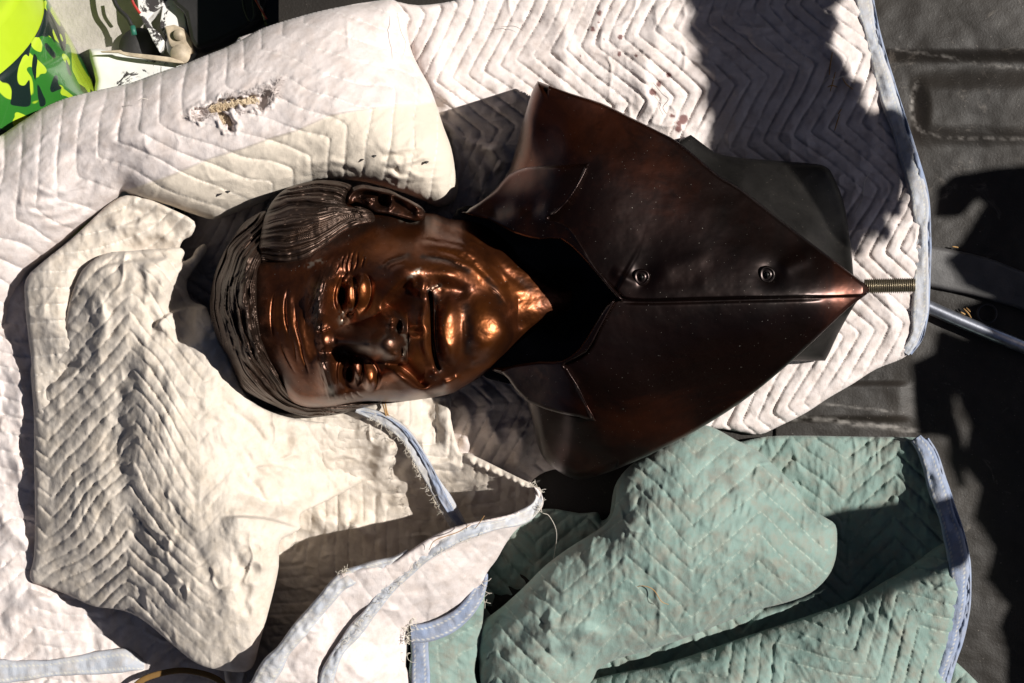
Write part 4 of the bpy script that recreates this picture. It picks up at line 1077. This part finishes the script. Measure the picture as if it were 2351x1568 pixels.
# great heap
CF = [(196,612),(228,588),(262,578),(300,576),(345,572),(385,570),(412,568),(424,580),(418,600),(440,590),(450,572),(470,560),(474,580),(445,620),(428,650),(440,690),(470,702),(478,716),(487,735),(500,755),(515,782),(530,820),(545,865),(560,902),(590,930),(640,952),(700,965),(780,975),(900,1010),(900,1080),(830,1110),(740,1155),(690,1180),(690,1212),(665,1228),(642,1246),(640,1300),(630,1350),(612,1420),(598,1470),(585,1520),(572,1538),(548,1543),(500,1538),(455,1525),(420,1500),(380,1466),(340,1432),(300,1408),(262,1398),(215,1392),(160,1368),(110,1348),(76,1338),(68,1318),(76,1290),(80,1230),(80,1150),(78,1060),(78,960),(72,880),(72,840),(90,820),(120,800),(146,792),(150,740),(160,690),(178,640)]
f = Field(CF, BS, n=3)
X, Y = f.X, f.Y
f.Z = rbf([(200,615,230),(300,580,225),(410,570,210),(240,680,262),(350,660,285),(420,700,215),(180,760,205),(100,850,140),(250,820,245),(330,800,300),(420,850,315),(400,760,260),(480,745,275),(515,800,288),(545,880,272),(500,1000,300),
           (85,1000,130),(90,1200,120),(80,1320,90),(180,1000,200),(270,1000,255),(400,1000,330),(200,1250,195),(300,1250,245),(450,1200,345),(600,1100,240),(700,980,185),(850,1000,140),(700,1120,160),(850,1080,90),
           (560,1200,345),(680,1215,260),(640,1260,300),(620,1350,290),(580,1510,240),(520,1400,330),(400,1400,280),(300,1390,200),(180,1360,130),(450,1510,230),(480,640,170),(160,860,175),(600,945,238)], X, Y, .001)
# herring-bone rows: one run of quilting whose zig-zag spine falls down x = 285
quilt(f, 90, 43, 190, 215, 9.5, 290, 1000, 26, 75, 2.0, .15, mask=(sstep(560, 330, X) * .8 + .2) * (.8 + .3 * fbm(X / 160, Y / 160, 8)))
f.stroke([(295,640),(305,760),(285,900),(275,1050),(310,1200),(360,1320)], 26, -16, w2=34)
f.stroke([(405,980),(425,1080),(470,1160),(560,1230)], 22, -9, w2=50)
f.stroke([(195,612),(260,590),(320,578),(400,570)], 10, 8)
f.stroke([(430,655),(438,690),(425,740),(440,800)], 22, -26, w2=26)
for p, a in (([(320,640),(350,610),(400,590)], 12), ([(350,690),(390,640),(430,600)], 14), ([(380,720),(400,690),(420,665)], -14), ([(570,910),(600,980),(610,1050)], 8), ([(640,950),(630,1000),(650,1040)], 8), ([(700,965),(680,1010),(690,1060)], 7), ([(560,1000),(620,1080),(700,1120)], 14), ([(540,1060),(600,1140),(650,1190)], -14)):
    f.stroke(p, 13, a, w2=18, wob=5)
f.ledge([(345,765),(368,735),(405,712),(440,703),(480,706)], 22, w=3, far=50, taper=.2)
f.ledge([(205,640),(240,612),(300,600),(360,596),(405,590)], 14, w=4, far=40, taper=.2)
f.ledge([(560,1085),(600,1070),(660,1075),(720,1100)], 10, w=5, far=50, taper=.3)
f.ledge([(500,1188),(560,1186),(620,1192),(660,1204),(695,1216)], 24, w=3, far=70, taper=.25)
for k, (x, y) in enumerate(((300,1180),(320,1230),(350,1270),(390,1320),(430,1370),(275,960),(285,900),(300,1080))):
    f.bump(x + 14, y, 12, 20, 5, -35); f.bump(x - 6, y + 4, 10, 20, -4, -35)
crumple(f, 10, 120, 77)
f.edge(15, 15)
for p, a, w_ in (([(200,640),(230,700),(235,780),(215,850)], 14, 12), ([(330,600),(320,660),(350,730),(345,800)], -10, 12), ([(380,600),(375,660),(400,720),(395,800)], 12, 10), ([(500,800),(490,900),(520,980),(510,1060)], 10, 14),
                 ([(455,960),(520,1010),(590,1090)], 8, 9), ([(470,900),(560,960),(640,1050)], -8, 9), ([(520,1120),(600,1150),(680,1160)], -10, 9), ([(560,1260),(600,1290),(640,1290)], 9, 10), ([(520,1230),(560,1330),(560,1430)], -9, 12),
                 ([(610,1215),(600,1300),(585,1400),(560,1500)], 8, 9), ([(90,860),(150,840),(200,850)], -12, 9), ([(95,900),(160,870),(200,800)], 10, 9), ([(350,1080),(400,1180),(470,1290),(520,1420)], -8, 12)):
    f.stroke(p, w_, a, w2=w_ * 1.8, wob=6)
heap = f
f.att['stain'] = .22 * np.exp(-((X - 375) / 6) ** 2 - ((Y - 1140) / 8) ** 2)
f.build('heaped_folds', M['cream'], cb, floor=20, inset=20)

# hollow below the head that runs into the standing edge
CC = [(545,900),(600,935),(680,950),(760,945),(820,935),(880,920),(960,905),(1030,905),(1035,960),(1055,1035),(1075,1040),(1110,1056),(1150,1076),(1190,1096),(1222,1112),(1240,1135),(1230,1165),(1160,1200),(1080,1230),(960,1300),(850,1370),(760,1440),(690,1500),(640,1590),(520,1590),(540,1400),(600,1200),(560,1050)]
f = Field(CC, BS, n=3)
X, Y = f.X, f.Y
f.Z = rbf([(560,920,140),(700,960,150),(820,945,165),(900,960,170),(950,920,150),(1030,920,140),(1050,1035,160),(960,1050,150),(1120,1062,185),(1215,1112,215),(1235,1150,205),(700,1080,130),(850,1080,105),(1000,1130,90),(1120,1130,130),(1180,1130,165),
           (800,1180,55),(950,1200,40),(1050,1190,55),(700,1250,30),(800,1300,20),(900,1280,30),(650,1400,20),(700,1450,20),(560,1400,24),(580,1550,24),(650,1560,30),(620,1000,150),(600,1150,110)], X, Y, .001)
quilt(f, 42, 40, 200, 190, 5, 690, 1000, 16, 85, 1.2, .2)
for p, a in (([(700,1180),(780,1210),(860,1190)], 22), ([(780,1150),(800,1200),(860,1240)], 18), ([(900,1010),(880,1060),(850,1090)], 14), ([(960,1010),(920,1060),(900,1110)], -14), ([(1040,920),(1030,980),(1050,1030)], 14), ([(990,910),(985,970),(1010,1020)], -16)):
    f.stroke(p, 15, a, w2=22, wob=5)
for k in range(9):
    x = 1075 + k * 16; f.stroke([(x, 1052 + k * 7), (x + 14, 1066 + k * 7), (x + 34, 1070 + k * 7.5)], 5, 6)
crumple(f, 10, 95, 87); f.edge(12, 14)
f.build('hollow', M['cream'], cb, floor=-40, inset=8)
# binding crossing the hollow
strip('crossing_binding', [(818,940,182,14),(850,950,186,20),(890,968,184,26),(930,1000,176,28),(962,1050,166,30),(990,1100,148,34),(1020,1150,128,36),(1048,1200,104,34),(1060,1225,90,30)], M['paleblue'], cb, roll=.35, seed=23)
strip('crossing_piping', [(830,940,186,8),(880,955,192,10),(925,985,188,10),(960,1030,180,12),(990,1085,162,16),(1015,1140,140,18),(1045,1190,118,18),(1072,1222,98,16)], M['blue'], cb, roll=.5, seed=24, stitch=False)
frays('binding_frays', [((850,956,196),(925,1010,188),120), ((925,1010,186),(975,1110,160),150), ((975,1110,160),(1030,1200,120),160)], M['thread'], cb, 90, 12, .35, (1, 5), .9, .9)

# standing edge and its outer face
RP = [(572,1600),(600,1545),(640,1490),(690,1428),(740,1368),(772,1325),(790,1311),(840,1302),(895,1292),(935,1268),(980,1238),(1030,1214),(1080,1200),(1130,1190),(1180,1178),(1215,1158),(1232,1138),(1226,1118),(1240,1128),(1248,1150),(1240,1172),(1205,1200),(1180,1222),(1160,1250),(1140,1285),(1118,1315),(1108,1350),(1085,1385),(1030,1425),(990,1440),(945,1442),(938,1480),(932,1530),(930,1600)]
f = Field(RP, BS, n=3)
X, Y = f.X, f.Y
f.Z = 60 + rbf([(600,1560,245),(690,1430,275),(790,1318,290),(895,1296,280),(980,1242,275),(1080,1204,270),(1180,1180,245),(1235,1145,220),(1200,1200,185),(1120,1310,130),(1150,1240,180),(1080,1380,100),(940,1450,100),(935,1560,90),(800,1440,215),(760,1568,200),(900,1380,205),(1000,1300,230),(860,1500,160),(680,1550,215)], X, Y, .001)
f.ledge([(738,1600),(745,1560),(760,1520),(790,1478),(800,1470),(830,1440),(850,1410),(880,1372),(920,1330),(960,1300),(1010,1270),(1080,1235),(1150,1210),(1220,1185)][::-1], 26, w=3, far=120, taper=.04)
f.stroke([(730,1568),(760,1500),(800,1450),(850,1385)], 12, -26, w2=6)
for p, a in (([(860,1360),(900,1400),(960,1420)], 6), ([(850,1440),(940,1380),(1060,1300),(1130,1230)], 7), ([(800,1500),(820,1540),(860,1568)], 8), ([(700,1470),(730,1440),(770,1420)], 6), ([(660,1540),(700,1500),(740,1480)], 7)):
    f.stroke(p, 12, a, w2=16, wob=5)
quilt(f, -36, 62, 400, 40, 3, 900, 1400, 16, 95, 1.6, .12)
crumple(f, 6, 90, 97); f.edge(14, 20)
f.build('outer_face', M['white'], cb, floor=-20, inset=14)
strip('standing_binding', [(582,1600,300,40),(618,1540,314,42),(660,1482,326,42),(702,1430,336,42),(745,1380,344,44),(785,1336,350,44),(840,1312,346,34),(900,1296,340,28),(940,1272,338,20)], M['paleblue'], cb, roll=.55, seed=33)
strip('torn_binding', [(745,1600,292,34),(752,1550,298,34),(775,1500,302,30),(812,1452,306,30),(850,1406,312,32),(890,1352,320,36),(935,1308,332,36),(990,1266,342,34),(1050,1232,346,30),(1110,1212,338,28),(1170,1198,318,26),(1215,1178,296,24),(1236,1150,282,20),(1234,1128,270,14)], M['paleblue'], cb, roll=.42, seed=34, wid_noise=.35)
frays('torn_edge_threads', [((775,1500,314),(850,1406,320),-160), ((850,1406,324),(960,1290,344),60), ((1000,1270,352),(1120,1215,342),70), ((1225,1180,296),(1244,1150,290),0), ((780,1316,360),(800,1310,360),-60), ((1215,1112,240),(1240,1130,250),-20)], M['thread'], cb, 130, 13, .4, (1, 7), 1.1, 1.2)

# ------------------------------------------------------------------ green blanket
gb = thing('moving_blanket', 'faded green quilted blanket with blue binding folded beside the bust at the lower right', 'blanket')
GB = [(935,1600),(940,1460),(1000,1400),(1080,1340),(1120,1270),(1180,1200),(1250,1168),(1330,1178),(1372,1176),(1380,1195),(1400,1180),(1410,1120),(1440,1075),(1500,1030),(1560,998),(1600,975),(1640,984),(1680,1008),(1700,1014),(1760,1002),(1850,1000),(1950,1002),(2050,1003),(2105,1004),(2130,1012),(2142,1040),(2160,1090),(2185,1160),(2208,1230),(2222,1300),(2224,1370),(2210,1440),(2185,1510),(2155,1600)]
f = Field(GB, BS, n=3)
X, Y = f.X, f.Y
f.Z = rbf([(1000,1420,20),(1100,1350,10),(1200,1250,14),(1300,1200,24),(1150,1400,-10),(1350,1300,-10),(1450,1080,90),(1550,1010,120),(1640,990,80),(1750,1008,50),(1950,1005,50),(2110,1010,60),(1900,1100,60),(2050,1120,60),(2120,1100,80),
           (1950,1250,20),(2000,1350,20),(1850,1400,10),(2100,1250,70),(2190,1180,110),(2215,1300,130),(2200,1440,110),(2160,1560,90),(2050,1450,60),(1700,1450,10),(1900,1500,40),(1500,1560,20),(940,1560,60)], X, Y, .001)
quilt(f, 90, 48, 118, 115, 7, 2060, 1100, 12, 105, 2.4, .5)
crumple(f, 6, 100, 107); f.edge(18, 20)
f.build('flat_layer', M['green'], gb, floor=2, inset=6)

GF = [(1128,1600),(1098,1520),(1090,1470),(1105,1430),(1150,1395),(1200,1350),(1250,1300),(1310,1255),(1370,1218),(1400,1192),(1412,1160),(1418,1110),(1445,1070),(1490,1040),(1540,1010),(1585,982),(1620,976),(1655,990),(1690,1010),(1740,1035),(1790,1080),(1830,1120),(1852,1160),(1890,1185),(1918,1205),(1922,1240),(1918,1285),(1900,1325),(1860,1362),(1800,1385),(1740,1400),(1660,1430),(1580,1462),(1500,1490),(1420,1512),(1370,1540),(1330,1600)]
f = Field(GF, BS, n=3)
X, Y = f.X, f.Y
f.Z = rbf([(1110,1500,130),(1200,1370,180),(1310,1260,205),(1410,1180,195),(1420,1110,190),(1500,1040,180),(1600,985,130),(1690,1015,105),(1790,1080,120),(1850,1165,130),(1915,1210,140),(1915,1290,140),(1850,1370,125),(1700,1420,120),(1500,1495,120),(1380,1545,100),
           (1560,1080,230),(1650,1100,210),(1550,1200,265),(1450,1220,262),(1700,1200,245),(1820,1230,205),(1600,1300,260),(1750,1310,215),(1400,1320,262),(1450,1400,225),(1300,1370,245),(1250,1450,225),(1180,1540,180),(1300,1560,150)], X, Y, .001)
quilt(f, 90, 54, 150, 150, 4.5, 1440, 1080, 16, 115, 2.0, .8)
for k in range(70):                                   # pulled threads across the crown of the fold
    x = rg.uniform(1250, 1850); y = rg.uniform(1060, 1480); l = rg.uniform(25, 70)
    a = R(rg.uniform(95, 120)); s_ = rg.choice([-1, 1])
    f.stroke([(x, y), (x + math.cos(a) * l * .5 + rg.uniform(-4, 4), y + math.sin(a) * l * .5), (x + math.cos(a) * l, y + math.sin(a) * l)], rg.uniform(3, 6), s_ * rg.uniform(2, 5), taper=.4, n=3)
for p, a in (([(1680,1030),(1700,1100),(1730,1180)], 9), ([(1720,1050),(1740,1120),(1800,1200)], -8), ([(1430,1130),(1460,1180),(1420,1240)], 10), ([(1200,1470),(1300,1440),(1420,1470)], 14), ([(1150,1540),(1250,1500),(1330,1530)], -14), ([(1290,1490),(1330,1470),(1370,1430)], 12), ([(1100,1500),(1170,1440),(1260,1370)], 9)):
    f.stroke(p, 14, a, w2=20, wob=5)
crumple(f, 9, 130, 117); f.edge(34, 40)
f.att['stain'] = .35 * np.clip(fbm(X / 36, Y / 36, 44) * 3 - 1.1, 0, 1) * .5 + .25 * np.exp(-((X - 1560) / 14) ** 2 - ((Y - 1465) / 10) ** 2)
f.build('raised_fold', M['green'], gb, floor=2, inset=26)

GL = [(1240,1640),(1330,1572),(1420,1545),(1500,1530),(1600,1500),(1700,1465),(1800,1432),(1880,1405),(1960,1375),(2030,1335),(2090,1300),(2140,1262),(2170,1245),(2200,1260),(2208,1330),(2200,1400),(2185,1470),(2160,1540),(2130,1640)]
f = Field(GL, BS, n=3)
X, Y = f.X, f.Y
f.Z = 45 + rbf([(1330,1580,50),(1500,1535,60),(1700,1470,65),(1900,1400,65),(2050,1325,70),(2170,1250,90),(2205,1330,130),(2190,1450,120),(2150,1580,100),(1500,1600,110),(1700,1540,120),(1900,1480,120),(2050,1410,120),(2050,1550,120),(1800,1620,120)], X, Y, .001)
quilt(f, 58, 46, 150, 150, 7, 1800, 1500, 10, 125, 2.2, .7)
crumple(f, 6, 110, 127); f.edge(40, 34)
f.build('lower_roll', M['green'], gb, floor=2, inset=12)

strip('edge_binding', [(2104,1006,82,24),(2128,1040,92,34),(2148,1100,108,36),(2170,1170,130,38),(2192,1240,148,38),(2203,1310,158,38),(2200,1390,154,38),(2184,1460,142,38),(2162,1530,128,38),(2135,1610,116,38)], M['blue'], gb, roll=.3, seed=43)
strip('edge_piping', [(2128,1008,80,10),(2146,1040,88,12),(2164,1095,104,14),(2188,1165,126,15),(2211,1235,144,15),(2223,1308,154,15),(2221,1392,150,16),(2205,1464,138,16),(2183,1536,124,16),(2158,1610,112,16)], M['blue'], gb, roll=.6, seed=44, stitch=False)
# its near corner at the bottom
f = Field([(940,1440),(958,1438),(1000,1432),(1040,1412),(1075,1385),(1100,1350),(1112,1312),(1118,1330),(1112,1380),(1108,1430),(1100,1480),(1090,1540),(1088,1600),(946,1600),(944,1500)], BS, n=3)
f.Z = rbf([(945,1445,165),(1000,1436,165),(1080,1385,170),(1112,1320,165),(1105,1430,130),(1090,1550,110),(950,1560,140),(1020,1500,140)], f.X, f.Y)
quilt(f, 30, 52, 150, 100, 3, 1000, 1480, 8, 135, 2, .6); crumple(f, 4, 80, 137); f.edge(8, 10)
f.build('bound_corner', M['green'], gb, floor=0, inset=6)
strip('corner_binding', [(944,1456,172,34),(985,1452,174,36),(1030,1434,176,36),(1065,1408,178,34),(1092,1372,178,32),(1106,1336,174,26),(1112,1316,170,16)], M['blue'], gb, roll=.22, seed=53)
strip('corner_binding', [(962,1448,170,36),(965,1500,160,40),(966,1550,152,40),(966,1610,146,40)], M['blue'], gb, roll=.22, seed=54)
frays('corner_frays', [((938,1440,180),(942,1500,176),180), ((940,1420,182),(950,1440,182),-120), ((1104,1330,176),(1112,1400,160),80)], M['thread'], gb, 60, 20, .45, (1, 9), .6, 1.2)

# ------------------------------------------------------------------ straw and loose threads lying on the cloth
def wisp(name, pts, r, mat, label, cat, group=None):
    pl = smooth(pts, False, 5); n = len(pl)
    V, F_ = tube([P(*p) for p in pl], [r * U * (.55 + .45 * math.sin(math.pi * (i + .6) / (n + .6))) for i in range(n)], 6)
    o = mesh_obj(name, V, F_, mat); return tag(o, label, cat, group)
for q, lb in (([(1911,120,78),(1906,150,80),(1904,172,76)], 'uppermost upright straw on the shaded white blanket'), ([(1918,165,84),(1912,188,80),(1906,210,76)], 'thickest orange straw in the tangle on the shaded white blanket'),
              ([(1934,178,84),(1942,192,80),(1958,205,74)], 'straw slanting to the right out of the tangle on the shaded white blanket'), ([(1928,262,80),(1922,280,78),(1916,300,74)], 'lowest straw below the tangle on the shaded white blanket'),
              ([(1932,250,82),(1924,262,78)], 'short curved straw just above the lowest straw on the shaded white blanket'), ([(1900,200,76),(1910,196,80),(1922,200,78)], 'tiny level straw crossing the tangle on the shaded white blanket')):
    wisp('straw', q, 1.5, M['straw'], lb, 'straw', 'straw on the white blanket')
wisp('loose_thread', [(1890,190,80),(1902,178,92),(1916,182,96),(1936,176,92),(1960,184,80)], .8, M['thread'], 'curled white thread tangled with the orange straw', 'thread')
wisp('loose_thread', [(1996,398,64),(1984,420,84),(1980,455,92),(1962,490,74)], .8, M['thread'], 'long pale thread right of the dark back of the bust', 'thread')
wisp('loose_thread', [(1500,190,74),(1520,215,82),(1534,228,82),(1522,246,78),(1530,262,74)], .6, M['black'], 'fine dark thread looping among the red spots', 'thread')
wisp('loose_thread', [(1450,1352,252),(1475,1345,262),(1500,1354,262),(1518,1380,258),(1535,1388,250)], .9, M['straw'], 'fine rusty thread lying on the crown of the green fold', 'thread')
wisp('loose_thread', [(1246,1178,270),(1262,1186,250),(1278,1225,180),(1270,1290,80)], .6, M['thread'], 'long pale thread hanging from the tip of the standing cream edge', 'thread')
wisp('loose_thread', [(1200,70,70),(1180,60,76),(1150,62,74)], .5, M['black'], 'tiny dark thread near the top edge of the white blanket', 'thread')
wisp('loose_thread', [(985,1262,366),(1000,1240,380),(1050,1222,374),(1080,1204,372)], .9, M['straw'], 'golden thread lying along the top of the standing bound edge', 'thread')
wisp('loose_thread', [(1090,1214,366),(1104,1196,376),(1112,1184,380)], .9, M['straw'], 'short golden thread sticking up from the standing bound edge', 'thread')
wisp('loose_thread', [(925,128,200),(932,100,196),(920,70,186),(912,30,160)], .7, M['thread'], 'thin thread lying along the upper end of the white roll', 'thread')
wisp('loose_thread', [(318,232,276),(326,226,284),(340,228,280)], .6, M['thread'], 'short white thread standing on the top ridge of the white roll', 'thread')
for q, lb in (([(878,925,178),(884,945,196),(888,960,190)], 'left of the two stiff straws poking out under the bronze cheek'), ([(884,922,178),(888,945,194),(894,958,186)], 'right of the two stiff straws poking out under the bronze cheek')):
    wisp('straw', q, 1.8, M['straw'], lb, 'straw', 'straw under the cheek')
for q, lb in (([(2212,708,14),(2222,718,16),(2230,730,14)], 'longest bit of straw on the dark truck bed above the pipe'), ([(2218,706,14),(2228,716,16)], 'short bit of straw crossing the longest one on the truck bed'), ([(2205,716,14),(2216,722,16)], 'bit of straw nearest the blanket hem on the dark truck bed'), ([(2186,566,14),(2200,568,14)], 'single bit of straw lying beside the upper edge of the grey bar')):
    wisp('straw', q, 1.8, M['straw'], lb, 'straw', 'straw on the truck bed')
for (x, y, z), lb in (((522,440,256), 'leaf crumb on the cream part of the roll left of the hair'), ((978,372,255), 'leaf crumb near the right end of the roll'), ((858,358,292), 'leaf crumb on the cream part of the roll above the ear')):
    V, F_ = tube([P(x - 5, y, z), P(x, y + 1, z + 5), P(x + 6, y - 1, z)], [1.2 * U, 3.2 * U, 1 * U], 6, squash=.5)
    tag(mesh_obj('leaf_crumb', V, F_, M['black']), lb, 'leaf crumb', 'crumbs on the rolled blanket')

V, F_ = tube([P(*p) for p in smooth([(285,1610,64),(320,1566,60),(370,1546,56),(430,1540,52),(500,1560,46),(540,1610,40)])], 7 * U, 10, squash=.4)
M['strap'] = plain('ochre_webbing', (.16, .085, .02), .8, bump=(600, .4, .0006))
tag(mesh_obj('webbing_strap', V, F_, M['strap']), 'ochre webbing strap curving out under the cream heap at the bottom edge', 'strap')
